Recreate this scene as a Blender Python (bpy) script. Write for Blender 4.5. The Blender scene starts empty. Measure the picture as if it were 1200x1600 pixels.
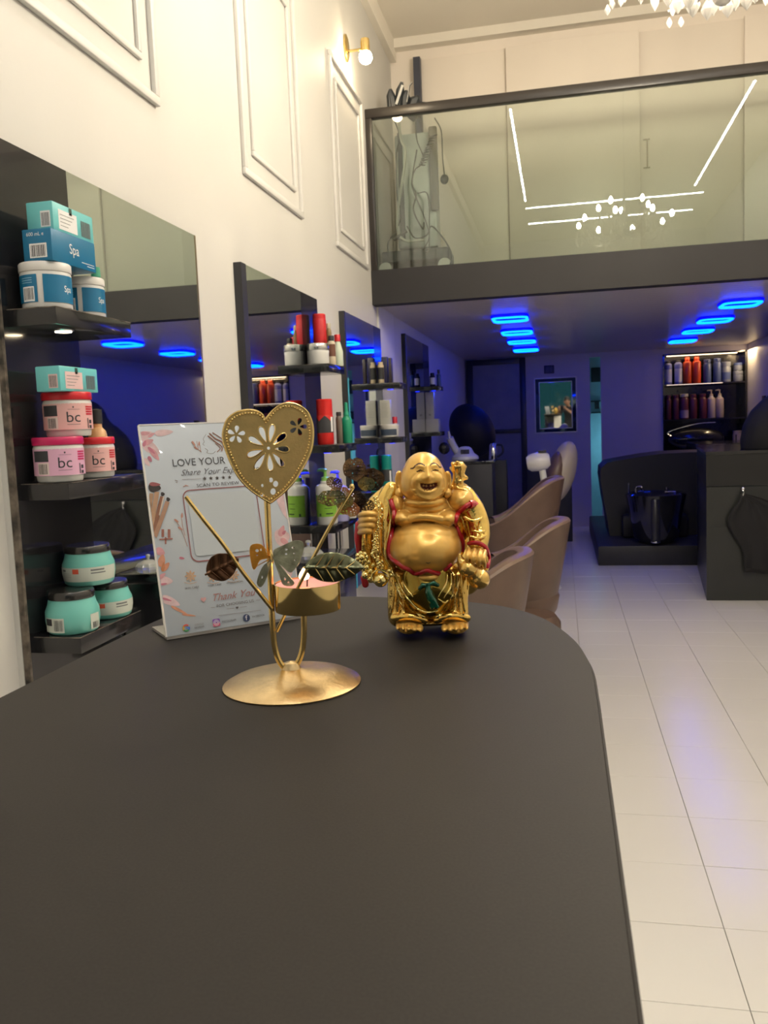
import bpy, bmesh, math, random
from mathutils import Vector, Matrix, noise
from mathutils.bvhtree import BVHTree
random.seed(7)
PI = math.pi
SC = bpy.context.scene
COL = SC.collection

# ------------------------------------------------------------------ camera
F = 1320.0                       # focal length in pixels of a 1200 x 1600 frame
YAW, PITCH, ROLL = 0.20949, -0.10134, -0.04039
H = 1.5                          # eye height
_cy, _sy = math.cos(YAW), math.sin(YAW)
FW = Vector((-_sy*math.cos(PITCH), _cy*math.cos(PITCH), math.sin(PITCH)))
_r = Vector((_cy, _sy, 0)); _u = _r.cross(FW)
RT = (_r*math.cos(ROLL) + _u*math.sin(ROLL)).normalized()
UP = (_u*math.cos(ROLL) - _r*math.sin(ROLL)).normalized()
EYE = Vector((0, 0, H))
cam_d = bpy.data.cameras.new('camera')
cam = bpy.data.objects.new('camera', cam_d); COL.objects.link(cam)
cam_d.sensor_fit = 'HORIZONTAL'; cam_d.sensor_width = 36.0; cam_d.lens = F/1200*36.0
cam_d.clip_start = 0.02; cam_d.clip_end = 100
m3 = Matrix((RT, UP, -FW)).transposed()
cam.matrix_world = Matrix.Translation(EYE) @ m3.to_4x4()
cam_d.dof.use_dof = True; cam_d.dof.focus_distance = 1.0; cam_d.dof.aperture_fstop = 30.0
SC.camera = cam

# ------------------------------------------------------------------ world, exposure, lights
SC.view_settings.view_transform = 'Standard'; SC.view_settings.look = 'None'
SC.view_settings.gamma = 1.0; SC.view_settings.use_curve_mapping = False
SC.view_settings.exposure = 0.2
cy = SC.cycles
cy.max_bounces = 8; cy.diffuse_bounces = 4; cy.glossy_bounces = 5; cy.transmission_bounces = 6
cy.transparent_max_bounces = 12; cy.caustics_reflective = False; cy.caustics_refractive = False
cy.sample_clamp_indirect = 4.0; cy.use_denoising = True
W_ = bpy.data.worlds.new('world'); SC.world = W_; W_.use_nodes = True
W_.node_tree.nodes['Background'].inputs[0].default_value = (0.35, 0.75, 0.8, 1)
W_.node_tree.nodes['Background'].inputs[1].default_value = 0.10
STRIP_E = 104.0        # white ceiling strips
CHANDELIER_W = 8.4    # watts per candle bulb
RING_E = 20.0         # blue ring lamps

def light(kind, name, loc, energy, color, size=0.1, rot=None, sizey=None, spot=None):
    d = bpy.data.lights.new(name, kind); d.energy = energy; d.color = color
    if kind == 'AREA':
        d.size = size
        if sizey: d.shape = 'RECTANGLE'; d.size_y = sizey
    else: d.shadow_soft_size = size
    if kind == 'SPOT': d.spot_size = spot or 1.6; d.spot_blend = 0.6
    o = bpy.data.objects.new(name, d); o.location = loc
    if rot: o.rotation_euler = rot
    COL.objects.link(o); return o

# ------------------------------------------------------------------ photo rays -> world points
def ray(x, y): return FW + RT*((x-600)/F) - UP*((y-800)/F)
def onY(x, y, Y): d = ray(x, y); return EYE + d*(Y/d.y)
def onX(x, y, X): d = ray(x, y); return EYE + d*(X/d.x)
def onZ(x, y, Z): d = ray(x, y); return EYE + d*((Z-H)/d.z)
def depth(p): return (Vector(p)-EYE).dot(FW)

# ------------------------------------------------------------------ materials
def lin(c):
    if isinstance(c, str):
        c = c.lstrip('#'); c = [int(c[i:i+2], 16)/255 for i in (0, 2, 4)]
        return tuple((v/12.92 if v <= 0.04045 else ((v+0.055)/1.055)**2.4) for v in c)
    return tuple(c)
_M = {}
def mat(name, col, rough=0.5, metal=0.0, emit=None, es=0.0, bump=0.0, bscale=40.0, var=0.06, vscale=8.0, coat=0.0, alpha=1.0, trans=0.0, spec=None, ior=None):
    if name in _M: return _M[name]
    m = bpy.data.materials.new(name); m.use_nodes = True; nt = m.node_tree
    b = nt.nodes['Principled BSDF']; c = lin(col)
    b.inputs['Base Color'].default_value = (*c, 1); b.inputs['Roughness'].default_value = rough
    b.inputs['Metallic'].default_value = metal
    b.inputs['Coat Weight'].default_value = coat; b.inputs['Alpha'].default_value = alpha
    b.inputs['Transmission Weight'].default_value = trans
    if spec is not None: b.inputs['Specular IOR Level'].default_value = spec
    if ior: b.inputs['IOR'].default_value = ior
    if emit is not None:
        b.inputs['Emission Color'].default_value = (*lin(emit), 1); b.inputs['Emission Strength'].default_value = es
    if var > 0 or bump > 0:
        tc = nt.nodes.new('ShaderNodeTexCoord')
        n = nt.nodes.new('ShaderNodeTexNoise'); n.inputs['Scale'].default_value = vscale; n.inputs['Detail'].default_value = 3
        nt.links.new(tc.outputs['Object'], n.inputs['Vector'])
        if var > 0:
            r = nt.nodes.new('ShaderNodeValToRGB')
            r.color_ramp.elements[0].position = 0.3; r.color_ramp.elements[1].position = 0.7
            r.color_ramp.elements[0].color = (*[v*(1-var) for v in c], 1)
            r.color_ramp.elements[1].color = (*[min(1, v*(1+var)) for v in c], 1)
            nt.links.new(n.outputs['Fac'], r.inputs['Fac']); nt.links.new(r.outputs['Color'], b.inputs['Base Color'])
        if bump > 0:
            n2 = nt.nodes.new('ShaderNodeTexNoise'); n2.inputs['Scale'].default_value = bscale
            nt.links.new(tc.outputs['Object'], n2.inputs['Vector'])
            bp = nt.nodes.new('ShaderNodeBump'); bp.inputs['Strength'].default_value = bump; bp.inputs['Distance'].default_value = 0.01
            nt.links.new(n2.outputs['Fac'], bp.inputs['Height']); nt.links.new(bp.outputs['Normal'], b.inputs['Normal'])
    _M[name] = m; return m

def pane_mat(name, tint, refl=1.0):
    m = bpy.data.materials.new(name); m.use_nodes = True; nt = m.node_tree
    for n in list(nt.nodes): nt.nodes.remove(n)
    o = nt.nodes.new('ShaderNodeOutputMaterial'); mx = nt.nodes.new('ShaderNodeMixShader')
    t = nt.nodes.new('ShaderNodeBsdfTransparent'); g = nt.nodes.new('ShaderNodeBsdfGlossy'); g.inputs['Roughness'].default_value = 0.0
    t.inputs[0].default_value = (*tint, 1)
    fr = nt.nodes.new('ShaderNodeFresnel'); fr.inputs[0].default_value = 1.5
    ml = nt.nodes.new('ShaderNodeMath'); ml.operation = 'MULTIPLY'; ml.inputs[1].default_value = refl
    nt.links.new(fr.outputs[0], ml.inputs[0]); nt.links.new(ml.outputs[0], mx.inputs[0])
    nt.links.new(t.outputs[0], mx.inputs[1]); nt.links.new(g.outputs[0], mx.inputs[2]); nt.links.new(mx.outputs[0], o.inputs[0])
    return m

# ------------------------------------------------------------------ mesh builder
WM = {}                                   # world matrices of the things we make
def wm(o): return WM.get(o.name, Matrix.Identity(4)) if o else Matrix.Identity(4)

class MB:
    def __init__(s): s.v = []; s.f = []; s.ang = 40
    def add(s, vs, fs, M=None):
        k = len(s.v)
        s.v += [tuple(M @ Vector(p)) if M is not None else tuple(p) for p in vs]
        s.f += [tuple(i+k for i in f) for f in fs]; return s
    def box(s, x0, y0, z0, x1, y1, z1, bev=0.0, M=None):
        if bev <= 0:
            vs = [(x, y, z) for z in (z0, z1) for y in (y0, y1) for x in (x0, x1)]
            return s.add(vs, [(0, 2, 3, 1), (4, 5, 7, 6), (0, 1, 5, 4), (2, 6, 7, 3), (0, 4, 6, 2), (1, 3, 7, 5)], M)
        s.ang = 25; bm = bmesh.new(); bmesh.ops.create_cube(bm, size=1)
        for v in bm.verts: v.co = Vector(((x0+x1)/2+v.co.x*(x1-x0), (y0+y1)/2+v.co.y*(y1-y0), (z0+z1)/2+v.co.z*(z1-z0)))
        bmesh.ops.bevel(bm, geom=bm.edges[:], offset=bev, segments=2, profile=0.5, affect='EDGES')
        s.bm(bm, M); bm.free(); return s
    def bm(s, bm, M=None):
        bm.verts.ensure_lookup_table()
        for i, v in enumerate(bm.verts): v.index = i
        return s.add([v.co[:] for v in bm.verts], [[v.index for v in f.verts] for f in bm.faces], M)
    def lathe(s, prof, n=32, c=(0, 0, 0), M=None, a0=0.0, a1=2*PI):
        full = abs(a1-a0-2*PI) < 1e-6; m = n if full else n+1
        vs = []; fs = []
        for r, z in prof:
            for i in range(m):
                a = a0+(a1-a0)*i/n; vs.append((c[0]+max(r, 1e-5)*math.cos(a), c[1]+max(r, 1e-5)*math.sin(a), c[2]+z))
        for j in range(len(prof)-1):
            for i in range(n):
                a = j*m+i; b = j*m+(i+1) % m
                fs.append((a, b, b+m, a+m))
        if full:
            if prof[0][0] > 1e-4: fs.append(tuple(range(m))[::-1])
            if prof[-1][0] > 1e-4: fs.append(tuple(range((len(prof)-1)*m, len(prof)*m)))
        return s.add(vs, fs, M)
    def tube(s, pts, r, n=8, M=None, cap=True):
        pts = [Vector(p) for p in pts]; k = len(pts)
        rs = r if isinstance(r, (list, tuple)) else [r]*k
        vs = []; fs = []; nrm = None
        for i, p in enumerate(pts):
            t = (pts[min(i+1, k-1)]-pts[max(i-1, 0)])
            if t.length < 1e-9: t = Vector((0, 0, 1))
            t.normalize()
            if nrm is None:
                nrm = t.orthogonal().normalized()
            else:
                nrm = (nrm-t*nrm.dot(t));
                nrm = nrm.normalized() if nrm.length > 1e-6 else t.orthogonal().normalized()
            bn = t.cross(nrm)
            for j in range(n):
                a = 2*PI*j/n; vs.append(p+(nrm*math.cos(a)+bn*math.sin(a))*rs[i])
        for i in range(k-1):
            for j in range(n):
                a = i*n+j; b = i*n+(j+1) % n; fs.append((a, b, b+n, a+n))
        if cap: fs.append(tuple(range(n))[::-1]); fs.append(tuple(range((k-1)*n, k*n)))
        return s.add(vs, fs, M)
    def capsule(s, pts, r, n=12):
        """tube with rounded ends, for remeshing"""
        pts = [Vector(p) for p in pts]; rs = list(r) if isinstance(r, (list, tuple)) else [r]*len(pts)
        s.tube(pts, rs, n); s.ball(pts[0], rs[0], rs[0], rs[0], n, n//2); s.ball(pts[-1], rs[-1], rs[-1], rs[-1], n, n//2); return s
    def ball(s, c, rx, ry=None, rz=None, n=16, m=10, M=None):
        ry = rx if ry is None else ry; rz = rx if rz is None else rz
        vs = [(c[0], c[1], c[2]-rz)]; fs = []
        for j in range(1, m):
            ph = -PI/2+PI*j/m
            for i in range(n):
                a = 2*PI*i/n; vs.append((c[0]+rx*math.cos(ph)*math.cos(a), c[1]+ry*math.cos(ph)*math.sin(a), c[2]+rz*math.sin(ph)))
        vs.append((c[0], c[1], c[2]+rz)); L = len(vs)-1
        for i in range(n):
            fs.append((0, 1+(i+1) % n, 1+i)); fs.append((L, L-n+i, L-n+(i+1) % n))
        for j in range(m-2):
            for i in range(n):
                a = 1+j*n+i; b = 1+j*n+(i+1) % n; fs.append((a, b, b+n, a+n))
        return s.add(vs, fs, M)
    def prism(s, poly, z0, z1, M=None):
        n = len(poly)
        vs = [(x, y, z0) for x, y in poly]+[(x, y, z1) for x, y in poly]
        fs = [tuple(range(n))[::-1], tuple(range(n, 2*n))]+[(i, (i+1) % n, (i+1) % n+n, i+n) for i in range(n)]
        return s.add(vs, fs, M)
    def build(s, name, m, parent=None, world=True, smooth=None, loc=None):
        me = bpy.data.meshes.new(name)
        vs = s.v
        if parent is not None and world:
            inv = wm(parent).inverted(); vs = [tuple(inv @ Vector(p)) for p in vs]
        me.from_pydata(vs, [], s.f); me.update()
        o = bpy.data.objects.new(name, me)
        if m: me.materials.append(m)
        if smooth is not False and len(s.f) > 8:
            me.polygons.foreach_set('use_smooth', [True]*len(me.polygons))
            try: me.set_sharp_from_angle(angle=math.radians(smooth or s.ang))
            except Exception: pass
        COL.objects.link(o)
        if parent is not None: o.parent = parent
        WM[o.name] = wm(parent)
        return o

def tag(o, label=None, cat=None, group=None, kind=None):
    if label: o['label'] = label
    if cat: o['category'] = cat
    if group: o['group'] = group
    if kind: o['kind'] = kind
    return o
def thing(name, label, cat, loc=(0, 0, 0), rz=0.0, group=None, M=None):
    o = bpy.data.objects.new(name, None); COL.objects.link(o); o.empty_display_size = 0.05
    if M is None: M = Matrix.Translation(Vector(loc)) @ Matrix.Rotation(rz, 4, 'Z')
    o.matrix_world = M; WM[o.name] = M.copy()
    return tag(o, label, cat, group)
def struct(o): o['kind'] = 'structure'; return o

def cat_rom(pts, n=6, closed=False):
    P = [Vector(p) for p in pts]; k = len(P); out = []
    rng = range(k) if closed else range(k-1)
    for i in rng:
        p0 = P[(i-1) % k] if closed or i > 0 else P[0]*2-P[1]
        p1 = P[i]; p2 = P[(i+1) % k]; p3 = P[(i+2) % k] if closed or i+2 < k else P[-1]*2-P[-2]
        for j in range(n):
            t = j/n
            out.append(0.5*((2*p1)+(p2-p0)*t+(2*p0-5*p1+4*p2-p3)*t*t+(3*p1-p0-3*p2+p3)*t**3))
    if not closed: out.append(P[-1])
    return out

# flat outlines with holes, filled by a 2D curve; returns verts and faces
def fill2d(splines, ext=0.0, res=None):
    cu = bpy.data.curves.new('outline', 'CURVE'); cu.dimensions = '2D'; cu.fill_mode = 'BOTH'; cu.extrude = ext
    for pts in splines:
        sp = cu.splines.new('POLY'); sp.points.add(len(pts)-1)
        for q, p in zip(sp.points, pts): q.co = (p[0], p[1], 0, 1)
        sp.use_cyclic_u = True
    o = bpy.data.objects.new('outline', cu); COL.objects.link(o)
    dg = bpy.context.evaluated_depsgraph_get(); dg.update()
    me = bpy.data.meshes.new_from_object(o.evaluated_get(dg))
    vs = [v.co[:] for v in me.vertices]; fs = [tuple(p.vertices) for p in me.polygons]
    bpy.data.objects.remove(o); bpy.data.curves.remove(cu); bpy.data.meshes.remove(me)
    return vs, fs
_T = {}
def text2d(s, size=1.0, align='CENTER', shear=0.0, sx=1.0):
    key = (s, align, shear)
    if key not in _T:
        cu = bpy.data.curves.new('text', 'FONT'); cu.body = s; cu.size = 1.0; cu.align_x = align; cu.align_y = 'CENTER'; cu.shear = shear
        cu.resolution_u = 3
        o = bpy.data.objects.new('text', cu); COL.objects.link(o)
        dg = bpy.context.evaluated_depsgraph_get(); dg.update()
        me = bpy.data.meshes.new_from_object(o.evaluated_get(dg))
        _T[key] = ([v.co[:] for v in me.vertices], [tuple(p.vertices) for p in me.polygons])
        bpy.data.objects.remove(o); bpy.data.curves.remove(cu); bpy.data.meshes.remove(me)
    vs, fs = _T[key]
    return [(x*size*sx, y*size, 0) for x, y, z in vs], fs
def wrap(vs, r, a0, z0, c=(0, 0, 0)):
    """lay flat artwork (x,y) on a cylinder of radius r, centred on angle a0"""
    return [(c[0]+r*math.cos(a0+x/r), c[1]+r*math.sin(a0+x/r), c[2]+z0+y) for x, y, _ in vs]
def arc(mb, r, z0, z1, a0, a1, n=10, c=(0, 0, 0)):
    vs = []; fs = []
    for i in range(n+1):
        a = a0+(a1-a0)*i/n
        vs += [(c[0]+r*math.cos(a), c[1]+r*math.sin(a), c[2]+z0), (c[0]+r*math.cos(a), c[1]+r*math.sin(a), c[2]+z1)]
    for i in range(n): k = 2*i; fs.append((k, k+2, k+3, k+1))
    return mb.add(vs, fs)
def blob(vs, fs, voxel, smooth=4):
    """voxel-remesh overlapping closed shapes into one continuous skin"""
    me = bpy.data.meshes.new('blob'); me.from_pydata(vs, [], fs); me.update()
    o = bpy.data.objects.new('blob', me); COL.objects.link(o)
    md = o.modifiers.new('r', 'REMESH'); md.mode = 'VOXEL'; md.voxel_size = voxel
    ms = o.modifiers.new('s', 'SMOOTH'); ms.iterations = smooth; ms.factor = 0.6
    dg = bpy.context.evaluated_depsgraph_get(); dg.update()
    m2 = bpy.data.meshes.new_from_object(o.evaluated_get(dg))
    out = ([v.co[:] for v in m2.vertices], [tuple(p.vertices) for p in m2.polygons])
    bpy.data.objects.remove(o); bpy.data.meshes.remove(me); bpy.data.meshes.remove(m2)
    return out
def mesh_obj(name, vs, fs, m, parent=None, world=True, smooth=None):
    mb = MB(); mb.add(vs, fs); return mb.build(name, m, parent, world, smooth)
def dup(o, label=None, loc=None, parent=None):
    c = o.copy(); COL.objects.link(c)
    if parent is not None: c.parent = parent
    if label: c['label'] = label
    if loc is not None: c.location = loc
    WM[c.name] = Matrix.Translation(c.location) @ c.rotation_euler.to_matrix().to_4x4() if parent is None else wm(parent)
    for ch in list(o.children): dup(ch, parent=c)
    return c
# ------------------------------------------------------------------ shared materials
WALLC = mat('cream_wall_paint', (0.635, 0.62, 0.585), 0.55, bump=0.03, bscale=60, var=0.015, vscale=1.5)
CEILC = mat('cream_ceiling_paint', (0.84, 0.79, 0.70), 0.7, var=0.02, vscale=1.2)
MOLD = mat('white_moulding', (0.69, 0.675, 0.645), 0.45, var=0.02)
WARD = mat('beige_laminate', (0.90, 0.82, 0.73), 0.4, var=0.03, vscale=1.5)
BLKG = mat('black_gloss_laminate', (0.016, 0.016, 0.018), 0.16, coat=0.3, var=0.2)
BLKM = mat('black_matt', (0.022, 0.022, 0.025), 0.5, var=0.15)
BAND = mat('dark_band_paint', (0.012, 0.011, 0.013), 0.6, var=0.12, vscale=3)
FARW = mat('grey_wall_paint', (0.62, 0.58, 0.60), 0.6, var=0.03, vscale=2)
MIRR = mat('mirror_silvering', (0.80, 0.84, 0.83), 0.02, 1.0, var=0)
CHROME = mat('chrome', (0.8, 0.8, 0.82), 0.12, 1.0, var=0)
WHITEP = mat('white_plastic', (0.78, 0.78, 0.74), 0.35, var=0.02)
GOLDM = mat('antique_gold_metal', (0.76, 0.58, 0.32), 0.30, 1.0, bump=0.05, bscale=300, var=0.12, vscale=60)
BRASS = mat('brass', (0.86, 0.64, 0.26), 0.2, 1.0, var=0.1, vscale=30)
CLEARG = mat('clear_glass', (0.95, 0.97, 0.95), 0.02, trans=1.0, ior=1.45, var=0)
WARM = (1.0, 0.80, 0.52)

LX, RX, BY, FY, CZ = -1.3, 2.41, 11.97, -3.2, 4.57
MZ0, MZ1, MY = 2.36, 2.60, 6.0
# ------------------------------------------------------------------ the room
struct(MB().box(LX-0.15, FY, 0, LX, BY+0.6, CZ+0.1).build('wall_left', WALLC))
struct(MB().box(RX, FY, 0, RX+0.15, BY+0.6, CZ+0.1).build('wall_right', WALLC))
fw = MB(); fw.box(LX, FY-0.15, 0, RX, FY, 0.25).box(LX, FY-0.15, 3.3, RX, FY, CZ).box(LX, FY-0.15, 0.25, LX+0.35, FY, 3.3).box(RX-0.5, FY-0.15, 0.25, RX, FY, 3.3)
struct(fw.build('wall_front', WALLC))
GL = pane_mat('shop_glass', (0.55, 0.80, 0.80), 1.0)
struct(MB().box(LX+0.35, FY-0.08, 0.25, RX-0.5, FY-0.07, 3.3).build('window_1', GL))
MM = MB()
for x in (LX+0.37, 0.55, RX-0.52): MM.box(x-0.03, FY-0.1, 0.25, x+0.03, FY-0.04, 3.3)
struct(MM.box(LX+0.35, FY-0.1, 3.24, RX-0.5, FY-0.04, 3.3).box(LX+0.35, FY-0.1, 2.2, RX-0.5, FY-0.04, 2.26).build('trim_window', BLKM))
struct(MB().box(LX-0.15, FY-0.15, CZ, RX+0.15, 7.2, CZ+0.1).build('ceiling', CEILC))
struct(MB().box(LX, 7.072, MZ1, RX, 7.2, CZ).build('wall_upper', WARD))
# mezzanine slab: dark painted edge beam, floor and striped panel soffit
struct(MB().box(LX, MY, MZ0, RX, MY+0.12, MZ1).build('trim_band', BAND))
struct(MB().box(LX, MY+0.12, 2.46, RX, BY+0.5, MZ1-0.01).build('floor_upper', BAND))
sof = bpy.data.materials.new('ribbed_panel_soffit'); sof.use_nodes = True
nt = sof.node_tree; b = nt.nodes['Principled BSDF']
b.inputs['Base Color'].default_value = (0.52, 0.47, 0.47, 1); b.inputs['Roughness'].default_value = 0.33
tc = nt.nodes.new('ShaderNodeTexCoord'); wv = nt.nodes.new('ShaderNodeTexWave'); wv.bands_direction = 'Y'; wv.inputs['Scale'].default_value = 3.2; wv.wave_profile = 'SIN'
bp = nt.nodes.new('ShaderNodeBump'); bp.inputs['Strength'].default_value = 0.25; bp.inputs['Distance'].default_value = 0.01
nt.links.new(tc.outputs['Object'], wv.inputs['Vector']); nt.links.new(wv.outputs['Fac'], bp.inputs['Height']); nt.links.new(bp.outputs['Normal'], b.inputs['Normal'])
struct(MB().box(LX, MY+0.02, 2.375, RX, BY+0.5, 2.46).build('ceiling_lower', sof))
# back wall with a door gap and a shelf niche
bw = MB(); n0, n1, nz0, nz1 = 1.345, 2.40, 0.98, 2.30
bw.box(LX, BY, 0, 0.395, BY+0.12, 2.38).box(0.54, BY, 0, n0, BY+0.12, 2.38).box(0.395, BY, 2.32, 0.54, BY+0.12, 2.38)
bw.box(n0, BY, 0, RX, BY+0.12, nz0).box(n0, BY, nz1, RX, BY+0.12, 2.38)
struct(bw.build('wall_back', FARW))
struct(MB().box(0.30, BY+0.5, 0, 1.2, BY+0.6, 2.4).build('wall_corridor', mat('corridor_paint', (0.45, 0.62, 0.68), 0.6)))
light('POINT', 'corridor_lamp', (0.95, BY+0.28, 1.15), 3.2, (0.35, 0.85, 1.0), 0.08)
struct(MB().box(0.30, BY+0.12, 0, 0.38, BY+0.5, 2.4).box(1.2, BY+0.12, 0, 1.25, BY+0.5, 2.4).build('wall_corridor_side', mat('corridor_paint', (0.45, 0.62, 0.68), 0.6)))
t = thing('rail_rack', 'dark bracket rack seen through the narrow back doorway', 'rack', (0.5, BY+0.44, 1.75))
for z in (1.72, 1.56): MB().box(0.42, BY+0.40, z, 0.6, BY+0.5, z+0.018).build('shelf_board', BLKM, t)
MB().box(0.47, BY+0.38, 1.62, 0.53, BY+0.5, 1.72).build('bracket', BLKM, t)
tag(MB().box(0.43, BY+0.44, 2.0, 0.56, BY+0.5, 2.2, 0.004).build('meter_box', BLKM), 'dark meter box high behind the narrow back doorway', 'box')

# floor: individual tiles near, tile pattern beyond
TX, TY, SX, SY = 0.439, 2.477, 0.349, 0.354
fm = bpy.data.materials.new('white_floor_tile'); fm.use_nodes = True; nt = fm.node_tree; b = nt.nodes['Principled BSDF']
b.inputs['Roughness'].default_value = 0.20
tc = nt.nodes.new('ShaderNodeTexCoord'); n = nt.nodes.new('ShaderNodeTexNoise'); n.inputs['Scale'].default_value = 1.3; n.inputs['Detail'].default_value = 4
geo = nt.nodes.new('ShaderNodeNewGeometry'); nt.links.new(geo.outputs['Position'], n.inputs['Vector'])
r = nt.nodes.new('ShaderNodeValToRGB'); r.color_ramp.elements[0].color = (0.84, 0.82, 0.77, 1); r.color_ramp.elements[1].color = (0.90, 0.88, 0.84, 1)
nt.links.new(n.outputs['Fac'], r.inputs['Fac']); nt.links.new(r.outputs['Color'], b.inputs['Base Color'])
ff = bpy.data.materials.new('white_floor_far'); ff.use_nodes = True; nt = ff.node_tree; b = nt.nodes['Principled BSDF']; b.inputs['Roughness'].default_value = 0.15
geo = nt.nodes.new('ShaderNodeNewGeometry'); mp = nt.nodes.new('ShaderNodeMapping'); mp.inputs['Location'].default_value = (-TX, -TY, 0)
br = nt.nodes.new('ShaderNodeTexBrick'); br.offset = 0; br.inputs['Scale'].default_value = 1.0; br.inputs['Brick Width'].default_value = SX; br.inputs['Row Height'].default_value = SY
br.inputs['Mortar Size'].default_value = 0.0015; br.inputs['Color1'].default_value = (0.82, 0.80, 0.76, 1); br.inputs['Color2'].default_value = (0.84, 0.82, 0.78, 1); br.inputs['Mortar'].default_value = (0.42, 0.38, 0.32, 1)
nt.links.new(geo.outputs['Position'], mp.inputs['Vector']); nt.links.new(mp.outputs['Vector'], br.inputs['Vector']); nt.links.new(br.outputs['Color'], b.inputs['Base Color'])
ix0, ix1, iy0, iy1 = -2, 5, -5, 17
X0, Y0, Y1 = TX+ix0*SX, TY+iy0*SY, TY+(iy1+1)*SY
floor = MB().box(LX, FY, -0.12, RX, BY+0.6, -0.012).build('floor', mat('grey_grout', (0.55, 0.51, 0.45), 0.8)); struct(floor)
far = MB().box(LX, FY, -0.02, X0, Y1, 0.0).box(LX, Y1, -0.02, RX, BY+0.6, 0.0).box(X0, FY, -0.02, RX, Y0, 0.0).build('tile_field', ff, floor); far['kind'] = 'stuff'
g = 0.0011
tm = MB().box(g, g, -0.011, SX-g, SY-g, 0, 0.0012).build('tile', fm, floor, world=False, smooth=False)
te = MB().box(g, g, -0.011, RX-(TX+5*SX), SY-g, 0, 0.0012).build('tile', fm, floor, world=False, smooth=False)
first = True
for j in range(iy0, iy1+1):
    for i in range(ix0, ix1+1):
        src = te if i == ix1 else tm
        if (src is tm and not src.get('u')) or (src is te and not src.get('u')): o = src; o['u'] = 1
        else: o = src.copy(); COL.objects.link(o); o.parent = floor
        o.location = (TX+i*SX, TY+j*SY, random.uniform(-0.0004, 0.0004))
        o.rotation_euler = (random.uniform(-1, 1)*0.0008, random.uniform(-1, 1)*0.0008, 0)
for o in list(floor.children):
    if 'u' in o: del o['u']

# ceiling cornices
c1 = MB().box(LX, FY, 4.42, LX+0.05, 7.06, CZ).build('trim_cornice_left', CEILC); struct(c1)
struct(MB().box(LX, 6.98, 4.50, RX, 7.072, CZ).build('trim_cornice_back', CEILC))
# wall panel mouldings: an outer and an inner frame each
def frame_on_wall(mb, y0, y1, z0, z1, w=0.03, p=0.018):
    for (a, b_, c, d) in ((y0, y1, z0, z0+w), (y0, y1, z1-w, z1), (y0, y0+w, z0+w, z1-w), (y1-w, y1, z0+w, z1-w)):
        mb.box(LX, a, c, LX+p, b_, d, 0.004)
for k, (a, b_) in enumerate(((1.90, 2.73), (3.51, 4.35), (5.04, 5.875))):
    mb = MB(); frame_on_wall(mb, a, b_, 2.585, 3.71); struct(mb.build('trim_%d' % (k+1), MOLD))
    mb = MB(); frame_on_wall(mb, a+0.125, b_-0.1, 2.695, 3.60, 0.022, 0.013); struct(mb.build('trim_%d' % (k+4), MOLD))
# white pilaster strip on the wall, at the mezzanine
struct(MB().box(LX, 6.15, 0, LX+0.012, 6.72, 2.375).build('trim_pilaster', MOLD))

# ------------------------------------------------------------------ mezzanine front: posts, glass, rail
t = thing('glass_balustrade', 'clear glass balustrade with dark handrail along the mezzanine edge', 'railing', (0.5, MY+0.05, MZ1))
RAILM = mat('dark_rail_paint', (0.03, 0.025, 0.022), 0.3, var=0.1)
MB().box(LX, MY, 3.635, RX, MY+0.06, 3.70, 0.006).build('handrail', RAILM, t)
MB().box(LX, MY+0.005, MZ1, LX+0.045, MY+0.05, 3.64, 0.003).build('post', RAILM, t)
MB().box(LX+0.045, MY+0.024, MZ1, RX, MY+0.034, 3.637).build('glass_panel', pane_mat('rail_glass', (0.84, 0.88, 0.84), 2.0), t)

# sliding wardrobe doors on the mezzanine
WY = 7.0
MB_ = MB().box(-1.10, WY-0.02, MZ1, -1.045, WY+0.06, 4.41).build('door_post', mat('dark_post', (0.05, 0.055, 0.08), 0.4)); tag(MB_, 'dark upright door post left of the sliding doors', 'post')
for nm, (a, b_, y, h, lab) in enumerate(((-1.045, -0.36, WY+0.035, 4.405, 'left sliding wardrobe door, recessed, beside the dark post'), (-0.37, 0.63, WY-0.012, 4.40, 'wide middle sliding wardrobe door without a handle'),
        (0.62, 1.385, WY+0.035, 4.40, 'beige sliding wardrobe door with slim recessed handle'), (1.38, RX, WY-0.012, 4.40, 'rightmost sliding wardrobe door at the right wall'))):
    t = thing('sliding_door', lab, 'door', ((a+b_)/2, y, MZ1)); MB().box(a, y, MZ1+0.01, b_, y+0.025, h, 0.003).build('door_leaf', WARD, t)
    if nm == 2:
        p = onY(1011, 238, WY)
        MB().box(p.x-0.025, y-0.006, p.z-0.11, p.x+0.025, y, p.z-0.1).box(p.x-0.025, y-0.006, p.z+0.1, p.x+0.025, y, p.z+0.11).box(p.x+0.0, y-0.008, p.z-0.1, p.x+0.01, y, p.z+0.1).build('handle', mat('grey_handle', (0.3, 0.26, 0.2), 0.3, 0.6), t)

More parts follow.
